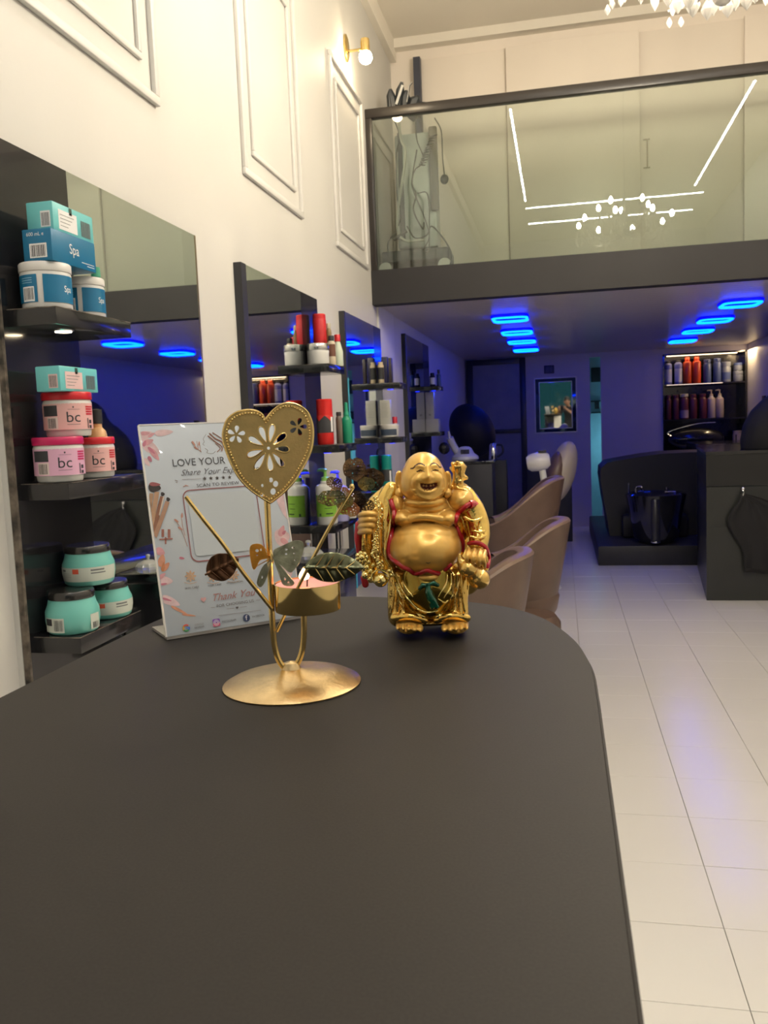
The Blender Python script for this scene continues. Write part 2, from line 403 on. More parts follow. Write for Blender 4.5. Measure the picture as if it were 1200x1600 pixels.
# ------------------------------------------------------------------ trolley with cables behind the glass
t = thing('cable_trolley', 'pale equipment trolley draped with tangled cables behind the mezzanine glass', 'trolley', (-1.03, 6.42, MZ1))
GREYP = mat('pale_grey_plastic', (0.58, 0.62, 0.60), 0.4)
MB().box(-1.16, 6.34, 2.80, -0.86, 6.52, 3.62, 0.02).build('column', GREYP, t)
MB().box(-1.275, 6.28, 2.70, -0.78, 6.62, 2.78, 0.01).build('base', mat('charcoal_plastic', (0.06, 0.07, 0.07), 0.5), t)
MB().box(-0.90, 6.30, 3.05, -0.84, 6.34, 3.64, 0.01).build('side_rail', mat('taupe_plastic', (0.20, 0.18, 0.15), 0.5), t)
MB().box(-1.13, 6.31, 2.86, -1.10, 6.34, 3.62).build('upright', mat('charcoal_plastic', (0.06, 0.07, 0.07), 0.5), t)
for x in (-1.25, -0.81): MB().lathe([(0.0, -0.02), (0.045, -0.02), (0.05, 0), (0.045, 0.02), (0, 0.02)], 20, M=Matrix.Translation((x, 6.29, 2.655)) @ Matrix.Rotation(PI/2, 4, 'X')).build('caster', WHITEP, t)
CAB = mat('dark_cable', (0.09, 0.09, 0.08), 0.5); CABW = mat('white_cable', (0.62, 0.62, 0.56), 0.45)
def cab(pts, r, m, nm='cable'):
    MB().tube(cat_rom([onY(x, y, 6.25) for x, y in pts], 6), r, 5).build(nm, m, t)
def c4(pts): return [(580+x*0.2062, 110+y*0.2062) for x, y in pts]
cab(c4([(165, 350), (210, 490), (190, 650), (195, 950), (230, 1080), (205, 1180)]), 0.005, CAB)
cab(c4([(205, 350), (225, 520), (260, 650), (210, 1000), (200, 1200), (260, 1290), (400, 1280)]), 0.011, CABW)
cab(c4([(340, 350), (345, 520), (400, 680), (330, 760), (310, 880), (390, 1080), (440, 1250), (400, 1360), (430, 1370), (440, 1280), (430, 950), (350, 930)]), 0.005, CAB)
cab(c4([(345, 600), (310, 850), (340, 940), (320, 1060), (390, 1200), (400, 1150)]), 0.006, CAB)
cab(c4([(480, 360), (530, 460), (540, 650), (555, 800)]), 0.005, CAB)
cab(c4([(190, 1230), (130, 1300), (130, 1420)]), 0.005, CAB)
cab(c4([(270, 1180), (330, 1270), (420, 1250), (460, 1180), (560, 1290), (610, 1400), (590, 1490), (540, 1480)]), 0.006, CAB)
cab(c4([(170, 1285), (270, 1215)]), 0.014, CAB, 'cable_clip')
A, B_ = onY(*c4([(475, 490)])[0], 6.24), onY(*c4([(385, 720)])[0], 6.24)
sp = []
for i in range(140):
    u = i/139; a = u*2*PI*11; c = A.lerp(B_, u); sp.append(c+Vector((math.cos(a)*0.022, math.sin(a)*0.022, math.sin(a)*0.010)))
MB().tube(sp, 0.005, 5).build('coiled_cord', CAB, t)
MB().ball(onY(580+555*0.2062, 110+825*0.2062, 6.25), 0.03, 0.02, 0.035).build('plug', CAB, t)
HS = MB()
for (x, y, dx, dy, w) in ((612, 165, -2, -26, 0.03), (622, 160, 6, -32, 0.028), (632, 165, 3, -24, 0.03), (642, 165, 12, -14, 0.04), (650, 170, 14, -8, 0.04), (618, 172, -8, -30, 0.03), (640, 174, 16, -4, 0.045)):
    HS.tube([onY(x, y+10, 6.32), onY(x+dx*0.6, y+dy*0.6, 6.3), onY(x+dx, y+dy, 6.28)], [w, w*1.1, w*0.35], 7)
tag(HS.build('bundled_tools', mat('black_tools', (0.035, 0.04, 0.045), 0.35)), 'bundle of black styling tools heaped on top of the cable trolley', 'tools')
tl = bpy.context.scene.objects.get('bundled_tools')
MB().tube([onY(619, 163, 6.26), onY(629, 133, 6.24)], 0.010, 6).build('white_handle', WHITEP, tl)
MB().tube([onY(636, 160, 6.26), onY(640, 134, 6.24), onY(644, 129, 6.24)], 0.006, 6).build('wire_loop', CHROME, tl)

# ------------------------------------------------------------------ lamps
LEDW = mat('led_white', (1, 1, 1), 0.5, emit=(1.0, 0.96, 0.90), es=STRIP_E, var=0)
def strip(x0, y0, x1, y1, lab):
    t = thing('strip_light', lab, 'light', ((x0+x1)/2, (y0+y1)/2, CZ), group='ceiling strip lights')
    MB().box(x0, y0, CZ-0.02, x1, y1, CZ).build('channel', WHITEP, t)
    MB().box(x0+0.011, y0+0.011, CZ-0.026, x1-0.011, y1-0.011, CZ-0.0205).build('diffuser', LEDW, t)
strip(-0.45, -0.33, -0.41, 3.3, 'left long strip light on the ceiling, mirrored in the mezzanine glass')
strip(1.80, -0.33, 1.84, 3.3, 'right long strip light on the ceiling, mirrored in the mezzanine glass')
strip(-0.45, -0.75, 2.0, -0.71, 'cross strip light on the ceiling just behind the counter')
strip(-0.45, -1.75, 2.0, -1.71, 'cross strip light on the ceiling nearest the shop front')

# wall sconce
t = thing('wall_sconce', 'brass wall sconce with glowing bulb high beside the mezzanine', 'lamp', (LX, 5.52, 3.88))
MB().lathe([(0, 0), (0.05, 0), (0.05, 0.012), (0.035, 0.02), (0, 0.02)], 24, M=Matrix.Translation((LX, 5.50, 3.90)) @ Matrix.Rotation(PI/2, 4, 'Y') @ Matrix.Scale(1.7, 4, (1, 0, 0))).build('backplate', BRASS, t)
MB().tube([(LX+0.02, 5.50, 3.88), (LX+0.12, 5.50, 3.88)], 0.009, 8).build('arm', BRASS, t)
MB().lathe([(0.028, -0.05), (0.03, 0.02), (0.027, 0.04), (0, 0.045)], 20, (LX+0.13, 5.50, 3.90)).build('lamp_holder', BRASS, t)
MB().ball((LX+0.13, 5.50, 3.83), 0.042, n=20, m=14).build('bulb', mat('warm_bulb', (1, 1, 1), 0.5, emit=(1.0, 0.80, 0.52), es=90, var=0), t)


# chandelier
CX, CY, CB = 0.62, 3.53, 3.02
t = thing('crystal_chandelier', 'candle-bulb crystal chandelier hanging from the ceiling at the top right', 'chandelier', (CX, CY, CB))
MB().tube([(CX, CY, CB+0.55), (CX, CY, CZ-0.05)], 0.008, 8).build('rod', CHROME, t)
MB().lathe([(0, -0.06), (0.05, -0.05), (0.07, 0)], 24, (CX, CY, CZ)).build('ceiling_rose', CHROME, t)
MB().lathe([(0, 0.04), (0.04, 0.06), (0.02, 0.12), (0.05, 0.2), (0.02, 0.28), (0.035, 0.36), (0.012, 0.44), (0.02, 0.5), (0, 0.56)], 20, (CX, CY, CB)).build('stem', CLEARG, t)
BULB = mat('candle_bulb', (1, 1, 1), 0.5, emit=(1.0, 0.87, 0.67), es=CHANDELIER_W/(PI*0.0042), var=0)
XTL = mat('cut_crystal', (0.95, 0.93, 0.88), 0.03, trans=0.35, ior=1.6, var=0)
arms = MB(); cups = MB(); xt = MB(); chains = MB()
def drop(mb, c, r, h): mb.lathe([(0, -h), (r*0.75, -h*0.62), (r, -h*0.35), (r*0.6, 0), (0, h*0.35)], 6, c)
bulbs = []
for k in range(13):
    ring = k < 8; a = 2*PI*(k/8.0 if ring else (k-8)/5.0)+(0.25 if ring else 0.9); R_ = 0.43 if ring else 0.24; zz = CB+(0.28 if ring else 0.42)
    P = Vector((CX+math.cos(a)*R_, CY+math.sin(a)*R_, zz)); mid = Vector((CX+math.cos(a)*R_*0.55, CY+math.sin(a)*R_*0.55, zz-0.17))
    arms.tube(cat_rom([(CX, CY, CB+0.22), mid, P+Vector((0, 0, -0.03))], 6), 0.006, 6)
    cups.lathe([(0, -0.02), (0.035, 0.0), (0.03, 0.004), (0, 0.004)], 12, P)
    bulbs.append(P+Vector((0, 0, 0.045)))
    for q in range(6):
        b2 = 2*PI*q/6; c = P+Vector((math.cos(b2)*0.034, math.sin(b2)*0.034, -0.015)); L_ = 0.03+0.09*random.random()
        for w_ in range(int(L_/0.018)): xt.ball(c-Vector((0, 0, 0.018*w_)), 0.006, n=6, m=4)
        drop(xt, c-Vector((0, 0, L_+0.012)), 0.012, 0.034)
for ringr, zz, nn, rr in ((0.20, 0.10, 16, 0.016), (0.12, 0.05, 10, 0.018), (0.33, 0.17, 22, 0.013)):
    for q in range(nn):
        a = 2*PI*q/nn; c = Vector((CX+math.cos(a)*ringr, CY+math.sin(a)*ringr, CB+zz))
        for w_ in range(4): xt.ball(c+Vector((0, 0, 0.02*w_)), 0.008, n=6, m=4)
        drop(xt, c, rr*1.35, 0.06)
xt.ball((CX, CY, CB+0.03), 0.04, n=14, m=8)
arms.build('arm', CHROME, t)
cups.build('candle_cup', CLEARG, t); o = xt.build('crystal_drops', XTL, t, smooth=20); o['kind'] = 'stuff'
for p in bulbs:
    MB().lathe([(0.010, -0.022), (0.016, -0.012), (0.020, 0.0), (0.015, 0.020), (0.004, 0.034), (0, 0.037)], 12, p).build('candle_bulb', BULB, t)


# blue ring lamps on the lower soffit
RB1 = mat('blue_led_core', (0, 0.1, 0.3), 0.5, emit=(0.0005, 0.036, 1.0), es=RING_E*1.0, var=0)
RB2 = mat('blue_led_halo', (0, 0.02, 0.3), 0.5, emit=(0.0, 0.0, 1.0), es=0.9, var=0)
k = 0
names = ['nearest', 'second', 'third', 'farthest']
for X_, side in ((-0.40, 'left'), (1.41, 'right')):
    for i, Y_ in enumerate((7.28, 8.42, 9.42, 10.55)):
        t = thing('ring_lamp', '%s blue glowing ring lamp in the %s row on the lower ceiling' % (names[i], side), 'lamp', (X_, Y_, 2.375), group='blue ring lamps')
        def rr(hw, hl, rad, n=5):
            out = []
            for cx_, cy_, a0 in ((hw-rad, hl-rad, 0), (-hw+rad, hl-rad, PI/2), (-hw+rad, -hl+rad, PI), (hw-rad, -hl+rad, 1.5*PI)):
                for q in range(n+1): a = a0+PI/2*q/n; out.append((cx_+rad*math.cos(a), cy_+rad*math.sin(a)))
            return out
        for nm, hw, m_, r_, zz in (('halo_tube', 0.146, RB2, 0.013, 2.362), ('led_tube', 0.138, RB1, 0.012, 2.346)):  # outer tube is only the lamp's blue halo, put in as dim emission
            pts = [(X_+x, Y_+y, zz) for x, y in rr(hw, hw*1.15, 0.07)]; pts.append(pts[0]); pts.append(pts[1])
            MB().tube(pts, r_, 8, cap=False).build(nm, m_, t)
# ------------------------------------------------------------------ wall units: mirror + black panel + shelves
PX = -1.27                                   # face of the panels
EDGE = mat('chipped_board_edge', (0.11, 0.09, 0.07), 0.7, bump=0.6, bscale=60, var=0.95, vscale=28)
CYED = mat('teal_glass_edge', (0.10, 0.42, 0.50), 0.1, emit=(0.02, 0.22, 0.34), es=0.25, var=0)  # cyan glow along the glass edge is put in as weak emission
def shelf(t, y0, y1, z, xf, nm='shelf'):
    o = MB().box(PX, y0, z-0.04, xf, y1, z, 0.0015).build(nm, BLKG, t)
    MB().box(PX+0.002, y0-0.0008, z-0.0015, xf, y0+0.001, z+0.0006).box(xf-0.001, y0, z-0.0012, xf+0.0007, y1, z+0.0006).build('worn_edge', EDGE, o)
    return o
def unit(lab, my0, my1, py0, py1, top, shelves, bot=0.55, frame=None):
    lo, hi = min(my0, py0), max(my1, py1)
    t = thing('mirror_unit', lab, 'mirror', (LX, (lo+hi)/2, bot))
    MB().box(LX, lo, bot, PX-0.006, hi, top).build('backboard', BLKM, t)
    MB().box(PX-0.006, my0+0.001, bot, PX, my1-0.001, top).build('mirror_glass', MIRR, t)
    MB().box(PX-0.006, py0, bot, PX+0.0005, py1, top).build('black_panel', BLKG, t)
    if frame: MB().box(LX, frame, bot, PX+0.004, my0, top).build('side_frame', BLKM, t)
    for a in shelves: shelf(t, *a)
    return t
u1 = unit('large near mirror with black shelf column beside the counter', 2.10, 2.91, 1.785, 2.10, 2.205, [(1.80, 2.15, 1.807, -1.14), (1.80, 2.17, 1.396, -1.143), (1.80, 2.10, 1.022, -1.143)], 0.3)
MB().box(PX-0.002, 2.905, 0.3, PX+0.001, 2.915, 2.205).build('mirror_edge', mat('brass_edge', (0.35, 0.28, 0.18), 0.3, 0.8), u1)
MB().box(PX-0.014, 1.775, 0.3, PX+0.001, 1.785, 2.205).build('chipped_edge', EDGE, u1)
MB().box(LX, 1.774, 0.3, PX-0.015, 1.785, 2.205).build('edge_filler', WALLC, u1)
u2 = unit('second mirror from the counter, with black shelves of red bottles', 3.40, 4.17, 4.17, 4.46, 2.19, [(4.15, 4.46, 1.824, -1.135), (4.15, 4.52, 1.416, -1.10), (4.13, 4.60, 1.005, -1.133)], 0.5, 3.345)
u3 = unit('third mirror from the counter, with bluish shelves and boxed jars', 5.06, 5.86, 5.86, 6.10, 2.20, [(5.86, 6.10, 1.800, -1.095), (5.86, 6.10, 1.420, -1.10), (5.86, 6.10, 1.03, -1.10)], 0.5, 5.03)
MB().box(PX-0.006, 5.045, 0.5, PX+0.008, 5.062, 1.80).build('teal_edge', CYED, u3)
u4 = unit('farthest mirror, under the mezzanine, with tall white boxes', 7.13, 8.03, 8.03, 8.39, 2.265, [(8.03, 8.35, 1.86, -1.13), (8.03, 8.35, 1.425, -1.13)], 0.5, 7.09)
# consoles under the mirrors
for nm, (y0, y1, z, xf, lab) in enumerate(((2.2, 2.9, 1.105, -1.06, 'glossy black console ledge below the near mirror'), (3.42, 4.05, 0.90, -0.98, 'glossy black console ledge below the second mirror'), (5.08, 5.85, 0.90, -0.98, 'glossy black console ledge below the third mirror'))):
    t = thing('console_ledge', lab, 'shelf', (LX, (y0+y1)/2, z)); MB().box(PX+0.002, y0, z-0.03, xf, y1, z, 0.004).build('top', BLKG, t)
    MB().box(PX+0.002, y0+0.03, z-0.26, xf-0.03, y1-0.03, z-0.03, 0.004).build('drawer_box', BLKG, t)
for y in (4.40, 4.47):
    tag(MB().tube([(-1.2, y, 0.60), (-1.2, y, 0.95)], 0.011, 10).build('chrome_tube', CHROME), 'slim upright chrome tube beside the second console, %s one' % ('nearer' if y < 4.45 else 'farther'), 'tube')
# under-shelf lamps
WLED = mat('warm_downlight', (1, 1, 1), 0.5, emit=(1.0, 0.78, 0.5), es=26, var=0)
BLED = mat('blue_downlight', (0, 0, 1), 0.5, emit=(0.0, 0.01, 1.0), es=8, var=0)
def down(u, x, y, z, m, w, c):
    MB().lathe([(0.024, -0.003), (0.026, 0.0), (0.0, 0.0)], 20, (x, y, z-0.0405)).build('lamp_rim', CHROME, u)
    MB().lathe([(0.0, -0.0045), (0.020, -0.004), (0.020, -0.001)], 20, (x, y, z-0.0405)).build('downlight', m, u)
    light('SPOT', 'shelf_downlight', (x, y, z-0.055), w, c, 0.015, spot=2.3)
down(u1, -1.20, 1.92, 1.807, WLED, 0.5, (1, 0.75, 0.45))
down(u1, -1.20, 2.06, 1.396, mat('dim_downlight', (0.3, 0.3, 0.3), 0.5), 0.0, (1, 1, 1))
down(u2, -1.20, 4.28, 1.416, BLED, 3.0, (0.05, 0.1, 1.0))
down(u3, -1.18, 5.94, 1.80, BLED, 1.4, (0.05, 0.1, 1.0))
down(u3, -1.18, 5.94, 1.42, BLED, 1.4, (0.05, 0.1, 1.0))
down(u4, -1.19, 8.12, 1.86, BLED, 1.6, (0.05, 0.1, 1.0))

# ------------------------------------------------------------------ product makers
def fa(p):            # angle (about z) that faces the camera from p
    return math.atan2(-p[1], -p[0])
def barcode(mb, r, a0, z0, w, h, flat=None):
    x = -w/2; rng = random.Random(int(a0*100)+int(w*9999))
    while x < w/2:
        ww = rng.choice((0.02, 0.035, 0.06))*w
        if flat: flat(mb, x, x+ww, z0, z0+h)
        else: arc(mb, r, z0, z0+h, a0+x/r, a0+(x+ww)/r, 1)
        x += ww+rng.choice((0.03, 0.05))*w
INK = mat('dark_ink', (0.04, 0.04, 0.045), 0.6, var=0); WINK = mat('white_ink', (0.85, 0.85, 0.85), 0.5, var=0)
def txtcyl(t, s, size, r, a, z, m, nm='lettering', shear=0, sx=1.0):
    vs, fs = text2d(s, size, shear=shear, sx=sx)
    return mesh_obj(nm, wrap(vs, r, a, z), fs, m, t, world=False, smooth=False)

def jar(name, lab, cat, p, r, h, lid_h, body, lid, group=None, shape='straight', lidr=None):
    p = Vector(p); p.x = max(p.x, PX+r*1.02+0.002); t = thing(name, lab, cat, p, 0, group); lr = (lidr or 1.02)*r
    if shape == 'straight':
        prof = [(0, 0), (r*0.90, 0), (r*0.96, h*0.02), (r*0.98, h*0.06), (r*0.975, h*0.5), (r, h-lid_h-0.006), (r*0.97, h-lid_h), (0, h-lid_h)]
        if cat == 'jar' and 'treatment' in lab: prof = [(0, 0), (r*0.86, 0), (r*0.90, h*0.03), (r*0.98, h*0.5), (r, h-lid_h-0.008), (r*0.95, h-lid_h), (0, h-lid_h)]
    else:
        prof = [(0, 0), (r*0.86, 0), (r*0.92, h*0.04), (r*1.0, h*0.30), (r*0.99, h*0.52), (r*0.90, h*0.66), (r*0.84, h-lid_h), (0, h-lid_h)]
        lr = r*0.87
    MB().lathe(prof, 40).build('body', body, t, world=False)
    z = h-lid_h+0.0004
    MB().lathe([(0, z), (lr*0.985, z), (lr, z+0.002), (lr*(1.0 if shape == 'straight' else 0.97), h-0.003), (lr*(0.96 if shape == 'straight' else 0.93), h), (0, h)], 40).build('lid', lid, t, world=False)
    return t
def px_r(p, wpx): return wpx*depth(p)/F/2
LIDW = mat('white_lid', (0.74, 0.72, 0.68), 0.35, var=0.02)
JARW = mat('white_jar', (0.72, 0.71, 0.68), 0.35, var=0.02)
SPAB = mat('spa_blue_label', '0b6d96', 0.4, var=0.03); 
def spa_jar(lab, p, r, h):
    t = jar('hair_mask_jar', lab, 'jar', p, r, h, h*0.20, JARW, LIDW); a = fa(p)
    mb = MB(); arc(mb, r*1.002, h*0.12, h*0.72, a-0.12, a+1.9, 22); mb2 = MB(); arc(mb2, r*1.002, h*0.12, h*0.72, a-1.5, a-0.35, 12)
    mb.build('label', SPAB, t, world=False); mb2.build('side_label', SPAB, t, world=False)
    txtcyl(t, 'Spa', h*0.20, r*1.006, a+0.95, h*0.42, WINK, sx=0.85)
    mb = MB(); arc(mb, r*1.004, h*0.14, h*0.46, a-1.05, a-0.48, 6); mb.build('barcode_patch', WINK, t, world=False)
    mb = MB(); barcode(mb, r*1.006, a-0.76, h*0.18, r*0.46, h*0.25); mb.build('barcode', INK, t, world=False)
    mb = MB()
    for q in range(3): arc(mb, r*1.005, h*(0.64-q*0.05), h*(0.652-q*0.05), a-1.1, a-0.55, 5)
    mb.build('small_print', mat('pale_blue_ink', '9fc9de', 0.5, var=0), t, world=False)
    return t
# --- unit 1, top shelf
Z1 = 1.8085
pA = onY(75, 482, 1.868); pA.z = Z1; rA = px_r(pA, 76)
spa_jar('large white and blue hair mask jar on the top shelf, nearer one', pA, rA, 0.107)
pB = Vector((-1.203, 2.035, Z1))
spa_jar('white and blue hair mask jar on the top shelf, partly behind the other', pB, rA*0.86, 0.100)

def carton(name, lab, x0, y0, z0, x1, y1, z1, m, group=None, cat='box', rz=0.0):
    """box with its own frame; local faces: near = -Y, side = +X"""
    c = Vector(((x0+x1)/2, (y0+y1)/2, z0)); t = thing(name, lab, cat, c, rz, group)
    w, d, h = (x1-x0)/2, (y1-y0)/2, z1-z0
    MB().box(-w, -d, 0, w, d, h, 0.0015).build('carton', m, t, world=False)
    MB().box(-w+0.002, -d+0.002, h, w-0.002, d-0.002, h+0.0008).build('top_flap', m, t, world=False)
    return t, w, d, h
def nearf(mb, d): return lambda m_, xa, xb, za, zb: m_.add([(xa, -d-0.0006, za), (xb, -d-0.0006, za), (xb, -d-0.0006, zb), (xa, -d-0.0006, zb)], [(0, 1, 2, 3)])
def face_near(vs, d, cx, cz, e=0.0008): return [(cx+x, -d-e, cz+y) for x, y, _ in vs]
def face_side(vs, w, cy_, cz, e=0.0008): return [(w+e, cy_+x, cz+y) for x, y, _ in vs]
def quad_near(mb, d, xa, xb, za, zb, e=0.0006): return mb.add([(xa, -d-e, za), (xb, -d-e, za), (xb, -d-e, zb), (xa, -d-e, zb)], [(0, 1, 2, 3)])
def quad_side(mb, w, ya, yb, za, zb, e=0.0006): return mb.add([(w+e, ya, za), (w+e, yb, za), (w+e, yb, zb), (w+e, ya, zb)], [(0, 1, 2, 3)])
def bars_near(mb, d, xa, xb, za, zb):
    x = xa; rng = random.Random(3)
    while x < xb: ww = rng.choice((0.03, 0.05, 0.07))*(xb-xa); quad_near(mb, d, x, min(x+ww, xb), za, zb, 0.001); x += ww+0.05*(xb-xa)
def bars_side(mb, w, ya, yb, za, zb):
    y = ya; rng = random.Random(5)
    while y < yb: ww = rng.choice((0.03, 0.05, 0.07))*(yb-ya); quad_side(mb, w, y, min(y+ww, yb), za, zb, 0.001); y += ww+0.05*(yb-ya)

zj = Z1+0.1075
n = onX(83, 412, -1.15); l = onY(38, 412, n.y); r_ = onX(131, 412, -1.15)
z1_ = onY(83, 355, n.y).z
t, w, d, h = carton('mask_carton', 'deep blue carton lying across the two hair mask jars', l.x, n.y, zj, -1.15, n.y+0.19, z1_, SPAB)
mb = MB(); quad_near(mb, d, -w*0.55, w*0.65, h*0.10, h*0.55); mb.build('barcode_patch', WINK, t, world=False)
mb = MB(); bars_near(mb, d, -w*0.45, w*0.55, h*0.14, h*0.50); mb.build('barcode', INK, t, world=False)
vs, fs = text2d('600 mL e', 0.012); mesh_obj('lettering', face_near(vs, d, -w*0.1, h*0.84), fs, WINK, t, False, False)
vs, fs = text2d('Spa', 0.034, sx=0.9); mesh_obj('lettering', face_side(vs, w, -d*0.02, h*0.52), fs, WINK, t, False, False)
mb = MB()
for q, (a, b_) in enumerate(((0.3, 0.9), (0.55, 0.9))): quad_side(mb, w, d*a, d*b_, h*(0.2-0.08*q), h*(0.22-0.08*q))
mb.build('small_print', WINK, t, world=False)
zt = z1_+0.001; n2 = onX(84, 355, -1.155); l2 = onY(43, 355, n2.y); z2_ = onY(84, 313, n2.y).z
TEALB = mat('aqua_carton', '6fc4c6', 0.4, var=0.03)
def aqua(lab, x0, y0, z0, x1, y1, z1, pink=False):
    t, w, d, h = carton('mask_carton', lab, x0, y0, z0, x1, y1, z1, TEALB)
    pm = mat('pink_print', '#e6c8c6', 0.5, var=0) if pink else WINK
    mb = MB(); quad_near(mb, d, w*0.05, w*0.8, h*0.12, h*0.68); quad_side(mb, w, -d*0.75, d*0.15, h*0.10, h*0.80); mb.build('label_patch', pm, t, world=False)
    mb = MB(); bars_near(mb, d, w*0.12, w*0.72, h*0.16, h*0.62); bars_side(mb, w, d*0.35, d*0.85, h*0.12, h*0.70)
    for q in range(4): quad_side(mb, w, -d*0.68, -d*(0.0+0.1*q), h*(0.62-q*0.13), h*(0.64-q*0.13), 0.001)
    mb.build('print', mat('grey_ink', (0.16, 0.17, 0.17), 0.6, var=0), t, world=False)
    mb = MB(); quad_side(mb, w, -d*0.22, -d*0.08, h*0.72, h*0.98); mb.build('green_mark', mat('green_ink', '2b4a3c', 0.6, var=0), t, world=False)
    return t
aqua('aqua carton on top of the deep blue carton', l2.x, n2.y, zt, -1.155, n2.y+0.175, z2_)
# small green bottle behind
t = thing('green_bottle', 'small green bottle just behind the deep blue carton', 'bottle', (-1.215, 2.118, Z1))
MB().lathe([(0, 0), (0.018, 0), (0.02, 0.01), (0.02, 0.09), (0.01, 0.11), (0.01, 0.12), (0, 0.12)], 16).build('body', mat('green_plastic', '3f8f74', 0.35), t, world=False)
MB().lathe([(0, 0.12), (0.013, 0.12), (0.012, 0.145), (0, 0.147)], 16).build('cap', mat('green_cap', '4aa384', 0.35), t, world=False)

# --- unit 1, middle shelf: rose jars
ROSE = mat('rose_label', '#e6b3b0', 0.4, var=0.03); PINKL = mat('pink_label', '#dfadc8', 0.4, var=0.03)
REDL = mat('red_lid', '#c9202c', 0.3, var=0.03); MAGL = mat('magenta_lid', '#c21f5c', 0.3, var=0.03)
def bc_jar(lab, p, r, h, lid, label):
    t = jar('treatment_jar', lab, 'jar', p, r, h, h*0.18, JARW, lid); a = fa(p)
    f = lambda z: 0.98
    mb = MB(); arc(mb, r*0.999, h*0.15, h*0.74, a-1.5, a+1.5, 30); mb.build('label', label, t, world=False)
    mb = MB(); arc(mb, r*1.003, h*0.46, h*0.70, a-1.2, a-0.42, 8); mb.build('black_patch', INK, t, world=False)
    mb = MB(); arc(mb, r*1.003, h*0.17, h*0.44, a-0.95, a-0.42, 6); mb.build('barcode_patch', mat('pale_patch', '#e0cfc8', 0.5, var=0), t, world=False)
    mb = MB(); barcode(mb, r*1.006, a-0.70, h*0.19, r*0.42, h*0.22)
    arc(mb, r*1.005, h*0.60, h*0.606, a+0.0, a+0.5, 4); arc(mb, r*1.005, h*0.635, h*0.67, a+0.20, a+0.26, 2); arc(mb, r*1.005, h*0.26, h*0.268, a-0.05, a+0.5, 4)
    arc(mb, r*1.006, h*0.17, h*0.40, a+0.86, a+0.92, 1); arc(mb, r*1.006, h*0.17, h*0.24, a+0.97, a+1.15, 2); arc(mb, r*1.006, h*0.28, h*0.36, a+0.97, a+1.15, 2)
    mb.build('small_print', INK, t, world=False)
    txtcyl(t, 'bc', h*0.34, r*1.006, a+0.22, h*0.42, INK, sx=1.05)
    mb = MB()
    for q in range(4): arc(mb, r*1.006, h*(0.64-q*0.055), h*(0.675-q*0.055), a+0.80, a+1.3-0.05*(q % 2), 4)
    mb.build('side_print', lid, t, world=False)
    return t
Z2 = 1.3975
p1_ = onY(95, 750, 1.862); p1_.z = Z2; r1 = px_r(p1_, 75)
bc_jar('pink treatment jar with magenta lid, front of the middle shelf', p1_, r1, 0.108, MAGL, PINKL)
p2_ = Vector((-1.203, 2.02, Z2)); bc_jar('red-lidded rose treatment jar standing behind the magenta-lidded one', p2_, r1*0.93, 0.104, REDL, ROSE)
p3_ = onY(110, 700, 1.90); p3_.z = Z2+0.1085; bc_jar('red-lidded rose treatment jar stacked on the two lower jars', p3_, px_r(p3_, 73), 0.107, REDL, ROSE)
n3 = onX(95, 606, -1.15); l3 = onY(57, 606, n3.y); zb = p3_.z+0.1075
aqua('aqua carton with pale pink panel on top of the stacked rose jar', l3.x, n3.y, zb, -1.15, n3.y+0.165, zb+0.058, True)
t = thing('serum_bottle', 'peach bottle with black cap behind the rose jars', 'bottle', (-1.236, 2.105, Z2))
MB().lathe([(0, 0), (0.024, 0), (0.026, 0.01), (0.026, 0.10), (0.022, 0.12), (0.013, 0.13), (0.013, 0.14), (0, 0.14)], 20).build('body', mat('peach_plastic', '#d9ae7c', 0.35), t, world=False)
MB().lathe([(0, 0.14), (0.015, 0.14), (0.015, 0.178), (0, 0.18)], 20).build('cap', BLKM, t, world=False)
# --- unit 1, bottom shelf: aqua jars with black lids
AQ = mat('aqua_jar', '#72bfb4', 0.35, var=0.03); AQL = mat('pale_label', '#c9cfc4', 0.5, var=0.02); BLID = mat('black_glossy_lid', (0.02, 0.019, 0.018), 0.22, coat=0.5)
def aq_jar(lab, p, r, h, rot, back=False):
    t = jar('masque_jar', lab, 'jar', p, r, h, h*0.19, AQ, BLID, shape='belly'); a = fa(p)+rot
    if not back:
        mb = MB(); 
        for (za, zb) in ((0.10, 0.30), (0.30, 0.48)):
            pass
        vs = []; fs = []
        prof = [(1.008*r*(0.93+0.27*(z-0.04)) if z < 0.3 else 1.008*r, z*h) for z in (0.12, 0.2, 0.3, 0.48)]
        MB().lathe(prof, 26, a0=a-1.35, a1=a+1.35).build('label', AQL, t, world=False)
        mb = MB(); arc(mb, r*1.016, h*0.33, h*0.45, a-0.55, a-0.30, 3); mb.build('orange_square', mat('orange_ink', '#d0553a', 0.5, var=0), t, world=False)
        mb = MB(); arc(mb, r*1.016, h*0.32, h*0.35, a+0.15, a+0.72, 6); arc(mb, r*1.016, h*0.39, h*0.43, a+0.15, a+0.68, 6); arc(mb, r*1.014, h*0.38, h*0.43, a-1.1, a-0.9, 3)
        for q in range(3): arc(mb, r*1.014, h*(0.33-q*0.04), h*(0.334-q*0.04), a-1.1, a-0.62, 4)
        mb.build('small_print', mat('grey_ink', (0.16, 0.17, 0.17), 0.6, var=0), t, world=False)
    else:
        mb = MB(); arc(mb, r*1.008, h*0.08, h*0.42, a-1.25, a-0.35, 8); arc(mb, r*1.008, h*0.08, h*0.44, a+0.65, a+1.15, 5); mb.build('label_patch', AQL, t, world=False)
        mb = MB(); arc(mb, r*1.014, h*0.24, h*0.40, a-1.2, a-0.85, 3); barcode(mb, r*1.014, a-0.58, h*0.12, r*0.36, h*0.26); barcode(mb, r*1.014, a+0.9, h*0.10, r*0.34, h*0.14)
        mb.build('barcode', INK, t, world=False)
    return t
Z3 = 1.0235
